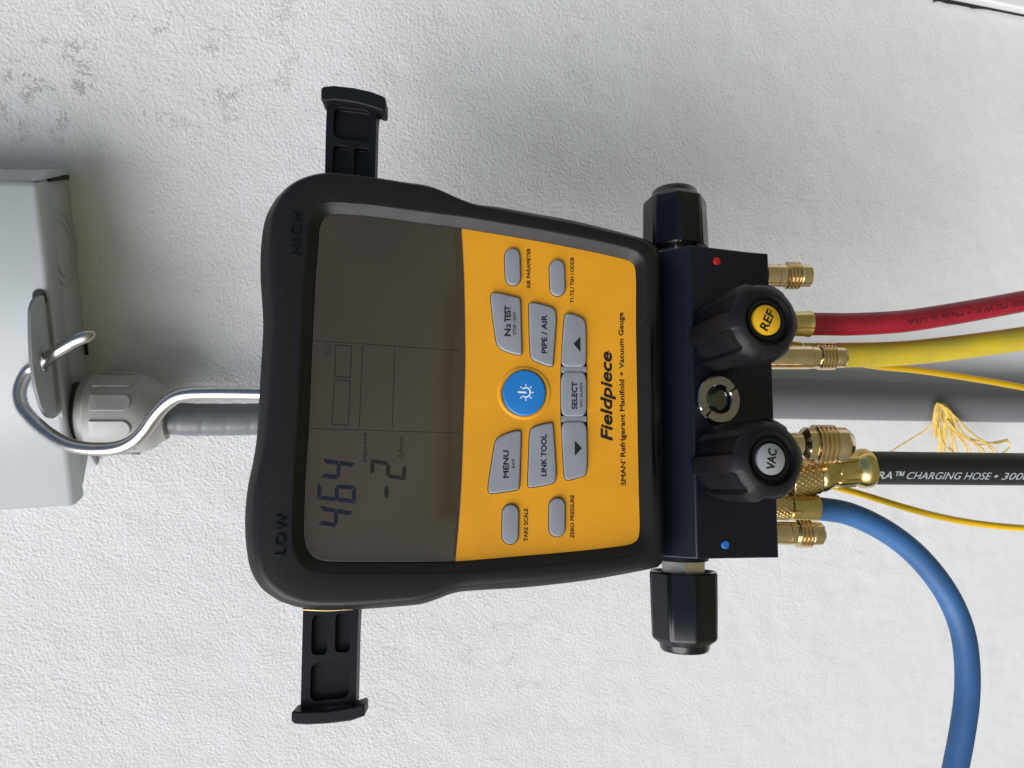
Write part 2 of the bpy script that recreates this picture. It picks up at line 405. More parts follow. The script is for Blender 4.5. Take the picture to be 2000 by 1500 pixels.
# a board edge at the lower right of the wall, with an open caulk joint
def build_trim():
    A = WALL.px(1838, -2, 0.004); B = WALL.px(2030, 36, 0.004); e = nrm(B - A); n = nrm(np.cross(WALL.ez, e)); 
    if n[0] < 0: n = -n
    t = new_thing('trim_board', 'pale painted board edge with a cracked caulk joint at the wall corner', 'trim board', WALL.moved(A))
    mb = MB(); A2 = A - e * 0.004; B2 = B + e * 0.12
    P = [A2 + n * 0.0015, B2 + n * 0.0015, B2 + n * 0.09, A2 + n * 0.09]
    prism(mb, P, WALL.ez, -0.006, 0.006)
    make('board', mb, 'trim', t, bevel=0.0012)
    mb = MB(); lo, hi = [], []
    for i in range(60):
        s = i / 59 * np.linalg.norm(B2 - A2); p = A2 + e * s
        w = 0.0009 + 0.0026 * max(0, noise.noise(Vector((s * 260, 1.3, 0)))) ; w *= 1.0 if s < 0.030 else max(0.06, 1 - (s - 0.030) * 70)
        lo.append(p - n * w + WALL.ez * -0.0022); hi.append(p + n * 0.0022 + WALL.ez * -0.0022)
    loft(mb, [[q + WALL.ez * 0.0001 for q in lo], [q + WALL.ez * 0.0001 for q in hi]], False)
    make('caulk_joint', mb, 'deep', t)
build_trim()

# ------------------------------------------------------------------ the electrical box
ZB = 1.30 + 0.1375
def build_box():
    dpt = 0.048; xl, xr, xrb = -0.1378, 0.0226, 0.0312; top = ZB + 0.19
    fr = WALL.moved((0.5 * (xl + xr), 0, ZB))
    t = new_thing('disconnect_box', 'pale grey painted steel electrical box cut off by the left picture edge', 'electrical box', fr)
    # body: open-backed pan standing on the wall
    mb = MB(); c = 0.014
    P = [(xl + 0.003, -0.0275, ZB), (xl + 0.003, 0.002, ZB)]
    prof = [(xl + 0.004, 0.002), (xrb, 0.002), (xrb - 0.002, -dpt + 0.012), (xr - 0.001, -dpt + 0.002), (xl + 0.004, -dpt + 0.002), (xl + 0.004, -0.026), (xl + 0.018, -0.012)]
    loft(mb, [[np.array((x, y, ZB + 0.0012)) for x, y in prof], [np.array((x, y, top)) for x, y in prof]], True, True, True)
    make('body', mb, 'steel_paint', t, bevel=0.0012)
    # cover: front sheet with rounded bends and a flange along the bottom and right side
    mb = MB(); r = 0.0026; fl = 0.0135
    def cs(z): return None
    loops = []
    # profile in the depth/height plane, swept along x; the bottom flange wraps under the body
    prof = [(-dpt + fl, -0.0002)]
    for i in range(7):
        a = math.pi / 2 * i / 6
        prof.append((-dpt + r - r * math.sin(a), r - r * math.cos(a)))
    prof += [(-dpt, 0.05), (-dpt, top - ZB)]
    for x, ins in ((xl, 0.0), (xr - 0.0025, 0.0), (xr - 0.0005, 0.0012), (xr, 0.0032)):
        loops.append([np.array((x, y + (ins if k > 6 else ins * k / 7), ZB + z)) for k, (y, z) in enumerate(prof)])
    loft(mb, loops, False)
    # right flange and left edge
    rf = [loops[-1], [np.array((xr + 0.006, q[1] * 0 + -dpt + 0.014, q[2])) if k > 6 else np.array((xr + 0.0005, max(q[1], -dpt + 0.010), q[2])) for k, q in enumerate(loops[-1])]]
    loft(mb, rf, False)
    o = make('cover', mb, 'steel_paint', t, sharp=50)
    so_ = o.modifiers.new('sheet', 'SOLIDIFY'); so_.thickness = 0.0012; so_.offset = 0
    # folded corner of the cover
    mb = MB(); tri = [(xr + 0.001, -dpt + 0.0005, ZB - 0.0012), (xr + 0.0070, -dpt + 0.014, ZB - 0.0012), (xrb + 0.001, -0.004, ZB - 0.0012), (xrb - 0.0015, -0.0045, ZB - 0.0012), (xr + 0.0035, -dpt + 0.018, ZB - 0.0012)]
    prism(mb, [np.array(q) for q in tri], np.array((0, 0, 1.0)), 0, 0.0045)
    make('folded_corner', mb, 'steel_paint', t, bevel=0.0005)
    mb = MB(); q0 = np.array((xrb - 0.0030, -0.0045, ZB - 0.0004)); q1 = np.array((xr + 0.0022, -dpt + 0.0170, ZB - 0.0004)); dq = nrm(q1 - q0); nq = np.cross(dq, (0, 0, 1.0))
    prism(mb, [q0 + nq * 0.0012, q1 + nq * 0.0006, q1 - nq * 0.0006, q0 - nq * 0.0012], np.array((0, 0, -1.0)), -0.002, 0.0002); make('corner_gap', mb, 'deep', t)
    # knock-outs pressed into the underside
    dn = np.array((0, 0, -1.0))
    for ctr, rad in (((-0.0085, -0.0205, ZB + 0.0012), (0.0135, 0.0185)),):
        for rr in rad:
            mb = MB()
            ring = [[np.array(ctr) + np.array((math.cos(a) * q, max(-dpt + fl + 0.0005 - ctr[1], math.sin(a) * q), 0)) + dn * z for a in np.linspace(0, 2 * math.pi, 56, endpoint=False)] for q, z in ((rr - 0.0007, -0.0002), (rr - 0.0003, 0.0012), (rr + 0.0003, 0.0012), (rr + 0.0008, -0.0002))]
            loft(mb, ring); make('knockout', mb, 'steel_paint', t)
    # slots in the cover
    def slot(x0, x1, z0, z1):
        mb = MB(); P = [(x0, z0), (x1, z0), (x1, z1), (x0, z1)]; P = chaikin([np.array((x, -dpt - 0.0009, z)) for x, z in P], 2)
        prism(mb, P, np.array((0, -1.0, 0)), -0.0001, 0.0003); make('slot', mb, 'deep', t)
    slot(-0.0355, -0.0275, ZB + 0.0012, ZB + 0.0072)
    # padlock tab standing out from the lower edge, with its eye
    zt = ZB + 0.0025; y0 = -dpt + 0.001
    TB = Frame((0, 0, zt), (1, 0, 0), (0, -1, 0), (0, 0, -1))
    out = [TB.px(u, v) for u, v in ((94, 588), (81, 577.5), (70, 580), (61, 592), (57.5, 606), (57, 640), (58, 672), (60.5, 712), (66, 750), (71, 770), (78, 795), (88, 811), (100, 817.5), (111, 811))]
    out = spline(out, 50); out = [np.array((p[0], min(p[1], y0), zt)) for p in out]
    cu = np.array(out)
    # bright sheared edge of the opening along the bend
    mbe = MB(); tube(mbe, [np.array((x, -dpt - 0.0002, ZB + 0.0002)) for x in np.linspace(cu[:, 0].min() - 0.001, cu[:, 0].max() - 0.002, 12)], 0.0009, 10); make('slot_edge', mbe, 'steel_paint', t)
    ec = TB.px(84, 709); eye = [np.array((ec[0] + 0.0046 * math.cos(a), ec[1] + 0.0046 * math.sin(a), zt)) for a in np.linspace(0, 2 * math.pi, 28, endpoint=False)]
    mb = MB(); fr2 = Frame((0, 0, zt), (1, 0, 0), (0, 1, 0), (0, 0, 1))
    plate_with_holes(mb, fr2, out, [eye], 0.0007, -0.0007)
    loft(mb, [[np.array((p[0], p[1], zt - 0.0007)) for p in out], [np.array((p[0], p[1], zt - 0.00071)) for p in out]])
    mb2 = MB(); mb2.add(mb.v, mb.f)
    plate_with_holes(mb2, fr2, out, [eye], -0.0007, 0.0007)
    make('padlock_tab', mb2, 'steel_paint', t)
    # small dark notch near the wall
    mb = MB(); c = np.array((-0.062, -0.0045, ZB + 0.0003)); prism(mb, [c + np.array((a, b, 0)) for a, b in ((-0.0045, -0.001), (0.0045, -0.001), (0.0045, 0.001), (-0.0045, 0.001))], dn, -0.0001, 0.0012)
    make('vent_notch', mb, 'deep', t)
    return t
build_box()

# ------------------------------------------------------------------ conduit fitting, flexible conduit, pipe
CX = -0.0945; CY = -0.0262
def build_conduit():
    fr = WALL.moved((CX, CY, ZB)); t = new_thing('conduit_connector', 'pale grey ribbed plastic conduit connector under the electrical box', 'conduit connector', fr)
    o = np.array((CX, CY, ZB)); dn = np.array((0, 0, -1.0)); dn = nrm(np.array((-0.045, 0.0, -1.0)))
    def U(u, v=812): return float((WALL.px(u, v, -CY)[2] - ZB) * -1)
    ref = np.array((0, -1.0, 0))
    mb = MB(); lathe(mb, o, dn, [(-0.001, 0.0168), (0.0028, 0.0168), (0.0030, 0.0162)], 48, ref=ref); make('gasket', mb, 'black_gasket', t)
    a1, a2, a3, a4, a5 = U(160), U(180), U(196), U(272), U(328)
    mb = MB(); lathe(mb, o, dn, [(0.0026, 0.0175), (0.0034, 0.0182), (a2, 0.0186), (a2 + 0.0002, 0.0160)], 48, ref=ref); make('collar', mb, 'conn', t)
    mb = MB()
    lathe(mb, o, dn, [(a2, 0.016), (a2 + 0.0004, 0.0203), (a2 + 0.0012, 0.0210), (a4, 0.0212), (a4 + 0.003, 0.0208), (a4 + 0.0085, 0.0185), (a5 - 0.003, 0.0158), (a5, 0.0142), (a5 + 0.0003, 0.0125)], 64, ref=ref)
    nut = make('gland_nut', mb, 'conn', t)
    ax, n, b = axis_frame(dn, ref)
    for i in range(10):                                   # raised U-shaped grips round the nut
        th = 2 * math.pi * (i + 0.22) / 10; w = 0.195; s0, s1 = a2 + 0.0045, a4 + 0.001
        pts = [(s0, -w), (s1 - 0.004, -w)] + [(s1 - 0.004 + 0.004 * math.sin(q), -w * math.cos(q)) for q in np.linspace(0.2, math.pi - 0.2, 9)] + [(s1 - 0.004, w), (s0, w)]
        pts = [(s0 + (s1 - s0) * q, -w) for q in np.linspace(0, 0.85, 6)] + [(s1 - 0.004 + 0.004 * math.sin(q), -w * math.cos(q)) for q in np.linspace(0.15, math.pi - 0.15, 10)] + [(s0 + (s1 - s0) * q, w) for q in np.linspace(0.85, 0, 6)]
        mid = np.mean(pts, axis=0)
        loops = []
        for sc, rr in ((1.0, 0.0206), (1.0, 0.0219), (0.93, 0.0223)):
            loops.append([o + ax * (mid[0] + (s - mid[0]) * sc) + rr * (math.cos(th + q * sc) * n + math.sin(th + q * sc) * b) for s, q in pts])
        mb = MB(); loft(mb, loops, True, False, True); make('grip', mb, 'conn', nut)
    # flexible conduit
    t2 = new_thing('flexible_conduit', 'slate grey flexible conduit running from the connector down behind the gauge', 'conduit', fr)
    P0 = o + dn * (a5 - 0.012)
    pts = [P0, WALL.px(345, 818, 0.0262), WALL.px(430, 819.5, 0.026), WALL.px(520, 818, 0.026), WALL.px(760, 806, 0.024), WALL.px(1000, 798, 0.022), WALL.px(1230, 791, 0.020)]
    path = spline(pts, 260); mb = MB()
    L = np.concatenate([[0], np.cumsum(np.linalg.norm(np.diff(np.array(path), axis=0), axis=1))])
    def rf(i, a):
        q = (L[i] / 0.0125 + a / (2 * math.pi) * 0.45) % 1.0
        return 1.0 - 0.022 * math.exp(-((q - 0.5) / 0.07) ** 2)
    tube(mb, path, 0.0090, 40, rfun=rf); make('jacket', mb, 'flex', t2)
    # rigid pipe lower down
    t3 = new_thing('conduit_pipe', 'dark grey rigid pipe on the wall behind the hoses, tied with yellow twine', 'pipe', WALL.moved(WALL.px(1400, 783, 0.016)))
    path = spline([WALL.px(1240, 775, 0.0165), WALL.px(1500, 779, 0.0165), WALL.px(1760, 785, 0.0165), WALL.px(2100, 792, 0.0165)], 60)
    mb = MB(); tube(mb, path, 0.0134, 44); make('pipe_wall', mb, 'pipe', t3)
    mb = MB(); tube(mb, path[:3], 0.0155, 44); make('coupling_ring', mb, 'pipe', t3)
build_conduit()

# ------------------------------------------------------------------ the gauge
gauge = new_thing('manifold_gauge', 'black and yellow digital refrigerant gauge hanging by a steel hook, screen reading 464', 'gauge', DEV)
EZ = DEV.ez
HO = -0.0058                                               # height of the boot's outline below its face
outer_sides = [   # corner points shared by neighbours; photo measurements
    [(548, 1175), (513, 1151), (491, 1116), (482, 1076), (478.5, 1030), (480, 985), (485, 946), (493, 908), (500, 866), (505, 796), (508, 740), (511, 692), (513.5, 640), (512, 600), (508.5, 545), (509.5, 486), (515.5, 441), (524.5, 414), (541, 387)],
    [(541, 387), (565, 364), (595, 348), (632.5, 339.5), (682, 342), (730, 348), (790, 357), (838, 364.5), (862, 373.5), (889, 386), (925, 399), (970, 405), (1040, 417.5), (1115, 431), (1190, 449), (1252, 466), (1272, 474)],
    [(1272, 474), (1284, 485), (1288, 510), (1291, 640), (1293.5, 780), (1295.5, 940), (1296, 1075), (1293, 1098), (1284, 1108)],
    [(1284, 1108), (1246, 1116), (1164, 1131), (1032, 1147), (944, 1152.5), (900, 1156), (878, 1161), (856, 1169.5), (825, 1179.5), (768, 1185.5), (702, 1190), (636, 1191), (588, 1187), (548, 1175)]]
inner_sides = [
    [(614, 1089.5), (602, 1077), (594.5, 1050), (594, 1030), (596, 966), (600, 890), (604, 830), (608, 740), (611, 665), (618, 530), (623, 470), (625, 446), (631, 430)],
    [(631, 430), (639.5, 421.5), (652, 419), (690, 421), (730, 424.5), (820, 436.5), (901, 446.5), (960, 456), (1060, 473), (1165, 494), (1222, 507.5), (1231, 511)],
    [(1231, 511), (1238, 517), (1241, 529), (1242, 640), (1244, 760), (1245.5, 860), (1247.5, 960), (1248.5, 1040), (1245, 1054), (1236, 1061)],
    [(1236, 1061), (1226, 1064), (1180, 1070.5), (1110, 1078), (1010, 1086.5), (890, 1096), (800, 1097.5), (724, 1097.5), (645, 1097), (628, 1095), (614, 1089.5)]]
NS = [90, 90, 60, 80]
def ring(sides, h):
    out = []
    for s, n in zip(sides, NS):
        q = spline([np.array(p, float) for p in s], n + 1)[:-1]
        out += [DEV.px(p[0], p[1], h) for p in q]
    return np.array(out)
HP = -0.0036                                               # the yellow plate lies this far below the boot's face
O_ = ring(outer_sides, HO); I_ = ring(inner_sides, HP)
def flatten(P, h): return np.array([DEV.at(*DEV.loc(p)[:2], h) for p in P])
O0, I0 = flatten(O_, 0), flatten(I_, 0)
I_up = inset(I0, -0.0036)
dirn = I_up - O0; gap = np.linalg.norm(dirn, axis=1)[:, None]; dirn = dirn / gap
w = []
for i in range(len(O0)):
    if i < 90: q = i / 90; a = min(1, min(q, 1 - q) / 0.14); w.append(0.0034 + 0.0036 * a)
    elif i < 180: w.append(0.0034)
    elif i < 240: w.append(0.0042)
    else: w.append(0.0034)
w = np.array(w); w = (np.roll(w, 2) + np.roll(w, -2) + w * 2 + np.roll(w, 5) + np.roll(w, -5)) / 6; w = w[:, None]
def lev(P, h): return P + EZ * h
body = [lev(inset(O0, 0.012), -0.046), lev(inset(O0, 0.004), -0.043), lev(inset(O0, 0.0012), -0.036), lev(inset(O0, 0.0003), -0.016), lev(O0, HO - 0.001), lev(O0 + dirn * w * 0.06, HO + 0.0011), lev(O0 + dirn * w * 0.30, -0.0034), lev(O0 + dirn * w * 0.62, -0.0017),
        lev(O0 + dirn * w * 0.86, -0.0006), lev(O0 + dirn * w * 1.1, -0.00012), lev(O0 + dirn * (w * 1.1 + 0.0012), 0.0), lev(O0 + dirn * ((w * 1.1 + gap - 0.0016) / 2), 0.0001), lev(I_up - dirn * 0.0012, 0.0), lev(I_up - dirn * 0.0004, -0.0001),
        lev(I_up, -0.0004), lev(inset(I0, -0.0008), HP + 0.0003), lev(inset(I0, -0.0001), HP - 0.0001), lev(inset(I0, 0.0004), HP - 0.0014)]
mb = MB(); loft(mb, body, True, True, False)
housing = make('rubber_housing', mb, 'rubber', gauge, sharp=0)
for txt, a, b in (('HIGH', (586.5, 500), (589.5, 417)), ('LOW', (555.5, 1085), (561, 1005))):
    o = lettering(txt, DEV, a, b, 20.5, 0.00005, 'knob_gloss', housing, bold=0.0, space=1.25, thick=0.0008)
    bv = o.modifiers.new('bevel', 'BEVEL'); bv.width = 0.00015; bv.segments = 1; bv.limit_method = 'ANGLE'
mb = MB(); prism(mb, inset(I0, -0.0002), EZ, HP - 0.0028, HP - 0.0013); make('inner_plate', mb, 'deep', gauge)

# yellow plate with openings for the keys, and the screen
edge = [(901.5, 446.5), (906.5, 540), (908.6, 640), (908.8, 720), (905.5, 830), (901, 950), (895.5, 1030), (889.5, 1096)]
E_ = flatten([DEV.px(p[0], p[1], HP) for p in spline([np.array(p, float) for p in edge], 40)], 0)
ui = [np.argmin(np.linalg.norm(I0 - E_[0], axis=1)), np.argmin(np.linalg.norm(I0 - E_[-1], axis=1))]
lo, hi = min(ui), max(ui)
plate_outline = np.array(list(I0[lo:hi + 1]) + list(E_[::-1]))
disp_outline = np.array(list(I0[hi + 1:]) + list(I0[:lo]) + list(E_))
K1 = lambda x, y: (900 + .2 * x, 460 + .2 * y)
K2 = lambda x, y: (900 + .2 * x, 780 + .2 * y)
def pill(u0, u1, v0, v1, lean):
    r = (u1 - u0) / 2; out = []
    for i in range(13): a = math.pi * i / 12; out.append(((u0 + u1) / 2 - lean - r * math.cos(a), v0 + r * 1.05 - r * 1.05 * math.sin(a)))
    for i in range(13): a = math.pi * i / 12; out.append(((u0 + u1) / 2 + lean + r * math.cos(a), v1 - r * 1.05 + r * 1.05 * math.sin(a)))
    return out
KEYS = {
    'air': pill(986.5, 1016.5, 484, 556.5, 0.8), 't1': pill(1074, 1103.5, 506.5, 577.5, 0.7),
    'tare': pill(981, 1013, 985, 1063, -0.4), 'zero': pill(1072.8, 1104, 972, 1048.5, -0.2),
    'n2': [K1(*p) for p in ((291, 595), (300, 556), (350, 552), (545, 598), (583, 612), (587, 690), (590, 850), (599, 1110), (598, 1164), (552, 1163), (440, 1130), (362, 1085), (338, 990), (312, 790))],
    'pipe': [K1(*p) for p in ((666, 700), (668, 655), (715, 650), (860, 688), (918, 712), (937, 790), (922, 1000), (906, 1225), (902, 1275), (850, 1272), (735, 1226), (690, 1200), (677, 1120), (670, 900))],
    'up': [K1(*p) for p in ((1012, 815), (1020, 757), (1070, 757), (1160, 788), (1210, 820), (1226, 900), (1228, 1080), (1229, 1280), (1110, 1280), (984, 1280), (988, 1150), (998, 980))],
    'select': [K1(*p) for p in ((982, 1330), (1100, 1330), (1229, 1330), (1231, 1550))] + [K2(*p) for p in ((1230, 164), (1100, 164), (982, 164))] + [K1(*(979, 1550))],
    'down': [K2(*p) for p in ((983, 214), (1100, 214), (1230, 214), (1236, 440), (1237, 660), (1222, 745), (1160, 757), (1075, 786), (1022, 785), (1011, 720), (1000, 560), (990, 400))],
    'menu': [K2(*p) for p in ((266, 850), (272, 918), (330, 918), (530, 887), (572, 878), (577, 790), (584, 560), (591, 350), (586, 303), (530, 306), (440, 332), (345, 380), (325, 480), (295, 660))],
    'link': [K2(*p) for p in ((656, 800), (660, 862), (710, 858), (870, 828), (922, 812), (936, 730), (922, 500), (907, 285), (898, 226), (845, 229), (725, 262), (680, 285), (670, 390), (664, 600))],
}
def key_outline(k, h):
    p = KEYS[k]
    if k in ('air', 't1', 'tare', 'zero'): q = [np.array(x) for x in p]
    else: q = chaikin(p, 3, 0.25)
    P = np.array([DEV.px(x[0], x[1], h) for x in q])
    return flatten(P, 0)
HK = HP + 0.0011
power_px = [(1024 + 42 * math.cos(a), 767 + 44.8 * math.sin(a)) for a in np.linspace(0, 2 * math.pi, 64, endpoint=False)]
power_out = flatten([DEV.px(x, y, HP + 0.0012) for x, y in power_px], 0)
keys = {k: key_outline(k, HK) for k in KEYS}
def ccw(P):
    q = np.array([DEV.loc(p)[:2] for p in P]); a = np.sum(q[:, 0] * np.roll(q[:, 1], -1) - q[:, 1] * np.roll(q[:, 0], -1))
    return P if a > 0 else P[::-1]
# the three rocker keys share one opening
rk = [K1(*p) for p in ((1012, 815), (1020, 757), (1070, 757), (1160, 788), (1210, 820), (1226, 900), (1229, 1280), (1231, 1550))] + [K2(*p) for p in ((1232, 180), (1236, 440), (1237, 660), (1222, 745), (1160, 757), (1075, 786), (1022, 785), (1011, 720), (1000, 560), (983, 180))] + [K1(*p) for p in ((979, 1550), (984, 1280), (998, 980))]
rocker = flatten([DEV.px(x[0], x[1], HK) for x in chaikin(rk, 3)], 0)
holes = [inset(ccw(keys[k]), -0.00032) for k in keys if k not in ('up', 'select', 'down')] + [inset(ccw(rocker), -0.00032), inset(ccw(power_out), -0.0003)]
mb = MB(); plate_with_holes(mb, DEV, list(ccw(plate_outline)), [list(h[::-1]) for h in holes], HP, HP - 0.0013)
plate = make('faceplate', mb, 'yellow', gauge, label='flat yellow faceplate below the screen')
# soft raised collar round the power key
mb = MB()
pc = DEV.at(*DEV.loc(DEV.px(1024, 767, HP))[:2], HP); pr = 42.0 * mm_px(pc)
lathe(mb, pc, EZ, [(-0.0001, pr * 1.28), (0.00012, pr * 1.24), (0.0005, pr * 1.17), (0.00055, pr * 1.13), (0.0002, pr * 1.05), (-0.0003, pr * 1.012)], 64, caps=False)
make('key_collar', mb, 'yellow', plate)
def build_key(k, lab, r=0.0007, top=0.0013):
    P = ccw(keys[k]); mb = MB(); prism(mb, P, EZ, HP - 0.001, HP + top, r, 5)
    return make('button', mb, 'button', gauge, label=lab, sharp=60)
KT = HP + 0.0013 + 0.00003
lab = {'air': 'small grey pill button over the words AIR PARAMETER', 't1': 'small grey pill button over the words T1-T2 / TSH / ODDB', 'tare': 'small grey pill button over the words TARE SCALE', 'zero': 'small grey pill button over the words ZERO PRESSURE',
       'n2': 'grey button reading N2 TEST', 'pipe': 'grey button reading PIPE / AIR', 'up': 'grey up arrow button', 'select': 'grey SELECT button', 'down': 'grey down arrow button', 'menu': 'grey MENU button', 'link': 'grey LINK TOOL button'}
KO = {k: build_key(k, lab[k]) for k in KEYS}
# low bridges between the rocker keys
for k0, k1 in ((K1(1000, 1276), K1(1229, 1334)), (K2(1000, 160), K2(1229, 218))):
    P = [DEV.px(x, y, HK) for x, y in ((k0[0] - 3.5, k0[1]), (k1[0], k0[1]), (k1[0], k1[1]), (k0[0] - 3.5, k1[1]))]
    mb = MB(); prism(mb, ccw(flatten(P, 0)), EZ, HP - 0.001, HP + 0.00075, 0.0003, 3); make('button_bridge', mb, 'button', gauge)
def T(body, u_top, u_base, v0, v1, parent, h, bold=0.014, shear=0.0, du=0.0, mt='ink', space=1.0):
    return lettering(body, DEV, (u_base, v0), (u_base + du, v1), u_base - u_top, h, mt, parent, bold, shear, space)
HF = HP + 0.00004
T('AIR PARAMETER', 1028.3, 1035.8, 563.6, 485, plate, HF, 0.022)
T('T1-T2 / TSH / ODDB', 1113.6, 1120.4, 592, 503, plate, HF, 0.022)
T('TARE SCALE', 1023, 1030.8, 1057, 993, plate, HF, 0.022)
T('ZERO PRESSURE', 1113.6, 1121, 1051, 967, plate, HF, 0.022)
T('N', 985, 996.8, 656, 642.5, KO['n2'], KT, 0.03)
T('2', 988.8, 996.8, 640.2, 632.5, KO['n2'], KT, 0.03)
T('TEST', 985, 996.8, 628.5, 598, KO['n2'], KT, 0.03)
T('STOP / EXIT', 1001.6, 1008, 653.6, 609, KO['n2'], KT, 0.012)
T('PIPE / AIR', 1057.4, 1068, 689.6, 615.6, KO['pipe'], KT, 0.026)
T('MENU', 982.4, 993.2, 933, 880, KO['menu'], KT, 0.028)
T('EXIT', 999.4, 1005.2, 913.6, 895.6, KO['menu'], KT, 0.012)
T('LINK TOOL', 1056.6, 1067, 930, 848.6, KO['link'], KT, 0.026)
T('SELECT', 1116.3, 1126.7, 799, 746, KO['select'], KT, 0.028)
T('VAC ALARM', 1132.3, 1137.6, 796.5, 749, KO['select'], KT, 0.012)
flat(DEV, [(1120, 671), (1133.6, 687.6), (1133.6, 657.8)], KT, 'ink', KO['up'], 'arrow_symbol')
flat(DEV, [(1136.4, 875.6), (1122.6, 860.2), (1122.6, 890.8)], KT, 'ink', KO['down'], 'arrow_symbol')
T('Fieldpiece', 1172.8, 1195.4, 860, 688, plate, HF, 0.026, 0.22, -1.6)
T('®', 1186.6, 1190.6, 688, 683.6, plate, HF, 0.0)
T('SMAN', 1212.6, 1222.2, 947.6, 902.5, plate, HF, 0.021, 0, -1.0)
T('®', 1211.5, 1215.5, 901, 896.8, plate, HF, 0.0)
T('Refrigerant Manifold + Vacuum Gauge', 1211.2, 1221, 892, 611, plate, HF, 0.021, 0, -4.2)
# power key
mb = MB(); prism(mb, ccw(power_out), EZ, HP - 0.001, HP + 0.0014, 0.0008, 6); power = make('power_button', mb, 'blue', gauge, label='round blue power button')
HPW = HP + 0.00144
def stroke(pts, wpx, closed=False):
    P = [DEV.px(x, y, HPW) for x, y in pts]; mb = MB(); wv = wpx * mm_px(P[0]) / 2
    A = np.array(P); t = np.gradient(A, axis=0); t /= np.linalg.norm(t, axis=1)[:, None]; nn = np.cross(EZ, t)
    loft(mb, [A + nn * wv, A - nn * wv], False); return mb
sym = MB()
for m_ in [stroke([(1027 + 8.6 * math.cos(a), 766.4 + 9.2 * math.sin(a)) for a in np.linspace(-math.pi * 0.74, math.pi * 0.74, 30)], 2.6), stroke([(1011.5, 765.6), (1020, 766.2), (1028, 766.8)], 3.4)]:
    sym.add(m_.v, m_.f)
for k in range(8):
    a = k * math.pi / 4
    if k == 4: continue
    m_ = stroke([(1027 + q * math.cos(a), 766.4 + q * 1.06 * math.sin(a)) for q in (11.2, 13, 15.3)], 2.0); sym.add(m_.v, m_.f)
make('power_symbol', sym, 'white', power)

# screen
HD = HP + 0.0002
mb = MB(); prism(mb, ccw(inset(ccw(disp_outline), 0.00025)), EZ, HP - 0.0013, HD, 0.00022, 3); disp = make('display', mb, 'lcd', gauge, label='grey liquid crystal screen')
mb = MB(); q = ccw(inset(ccw(disp_outline), 0.00005)); loft(mb, [lev(q, HP - 0.0010), lev(q, HD - 0.00008), lev(inset(q, 0.0002), HD - 0.00006)], True); make('screen_rim', mb, 'glass_edge', disp)
HL = HD + 0.00003
def line(p, q, wpx, mt='lcd_ink2', name='grid_line'):
    p, q = np.array(p, float), np.array(q, float); d = nrm(q - p); n = np.array((-d[1], d[0])) * wpx / 2
    return flat(DEV, [p + n, q + n, q - n, p - n], HL, mt, disp, name, 0.00001)
line((612, 665), (899, 685), 1.1); line((606.5, 837), (900, 846), 1.1)
line((708, 676), (701.6, 834), 1.3); line((771, 681), (766, 836), 1.3)
def seg7(quad, segs, mt, name='digit'):
    TL, TR, BR, BL = [np.array(q, float) for q in quad]
    def at(x, y): return (TL * (1 - x) + TR * x) * (1 - y) + (BL * (1 - x) + BR * x) * y
    a = 0.17; c = 0.235; g = 0.022; gx = 0.03; h = 0.5
    S = {'a': [(gx, 0), (1 - gx, 0), (1 - c - gx, .105), (c + gx, .105)], 'd': [(c + gx, .895), (1 - c - gx, .895), (1 - gx, 1), (gx, 1)],
         'g': [(gx * 2.5, .5), (c, .448), (1 - c, .448), (1 - gx * 2.5, .5), (1 - c, .552), (c, .552)],
         'f': [(0, g), (c, .105 + g), (c, .44), (.04, .488), (0, .46)], 'b': [(1, g), (1, .46), (.96, .488), (1 - c, .44), (1 - c, .105 + g)],
         'e': [(0, 1 - g), (0, .54), (.04, .512), (c, .56), (c, .895 - g)], 'c': [(1, 1 - g), (1 - c, .895 - g), (1 - c, .56), (.96, .512), (1, .54)]}
    mb = MB()
    for s in segs:
        prism(mb, [DEV.px(*at(x, y), HL) for x, y in S[s]], EZ, -0.00002, 0.00001)
    return make(name, mb, mt, disp)
seg7([(620, 1024), (623, 988), (691, 999.5), (690, 1036)], 'fgbc', 'lcd_ink')
seg7([(619, 975), (621, 942), (695.5, 949.5), (695, 983.5)], 'afgedc', 'lcd_ink')
seg7([(625, 932), (629, 895.5), (695.5, 904.5), (695, 941)], 'fgbc', 'lcd_ink')
seg7([(723, 928), (723.5, 896), (793, 907.5), (792, 938.5)], 'abged', 'lcd_ink2')
flat(DEV, [(755 + 4.6 * math.sin(a) , 961 + 12.5 * math.cos(a)) for a in np.linspace(0, 2 * math.pi, 24, endpoint=False)], HL, 'lcd_ink2', disp, 'minus_sign', 0.00001)
lettering('Microns', DEV, (717, 901), (716, 845.5), 8.6, HL, 'lcd_ink2', disp, bold=0.016)
lettering('/min', DEV, (786.5, 885.5), (787.5, 851.5), 8.2, HL, 'lcd_ink2', disp, bold=0.01)
tri_ = [(786.5, 895.5), (777.5, 890.5), (786.8, 886.5)]
for i in range(3): line(tri_[i], tri_[(i + 1) % 3], 1.3, name='delta_symbol')
def dashed(c, mt='lcd_faint'):
    mb = MB()
    for i in range(4):
        p, q = np.array(c[i], float), np.array(c[(i + 1) % 4], float); Ld = np.linalg.norm(q - p); d = (q - p) / Ld; n = np.array((-d[1], d[0])) * 1.0
        k = max(3, int(Ld / 2.6))
        for j in range(k):
            a_, b_ = p + d * Ld * (j + .15) / k, p + d * Ld * (j + .85) / k
            prism(mb, [DEV.px(*x, HL) for x in (a_ + n, b_ + n, b_ - n, a_ - n)], EZ, -0.00002, 0.00001)
    make('dashed_frame', mb, mt, disp)
dashed([(655, 674), (687, 675.5), (684, 736.5), (654, 736)], 'lcd_ink2'); dashed([(653, 742.5), (684, 743.6), (680, 831), (648, 829)], 'lcd_ink2')
for k in range(6): line((633, 671 + k * 4.4), (646.5, 672 + k * 4.4), 2.0, 'lcd_faint', 'battery_bar')

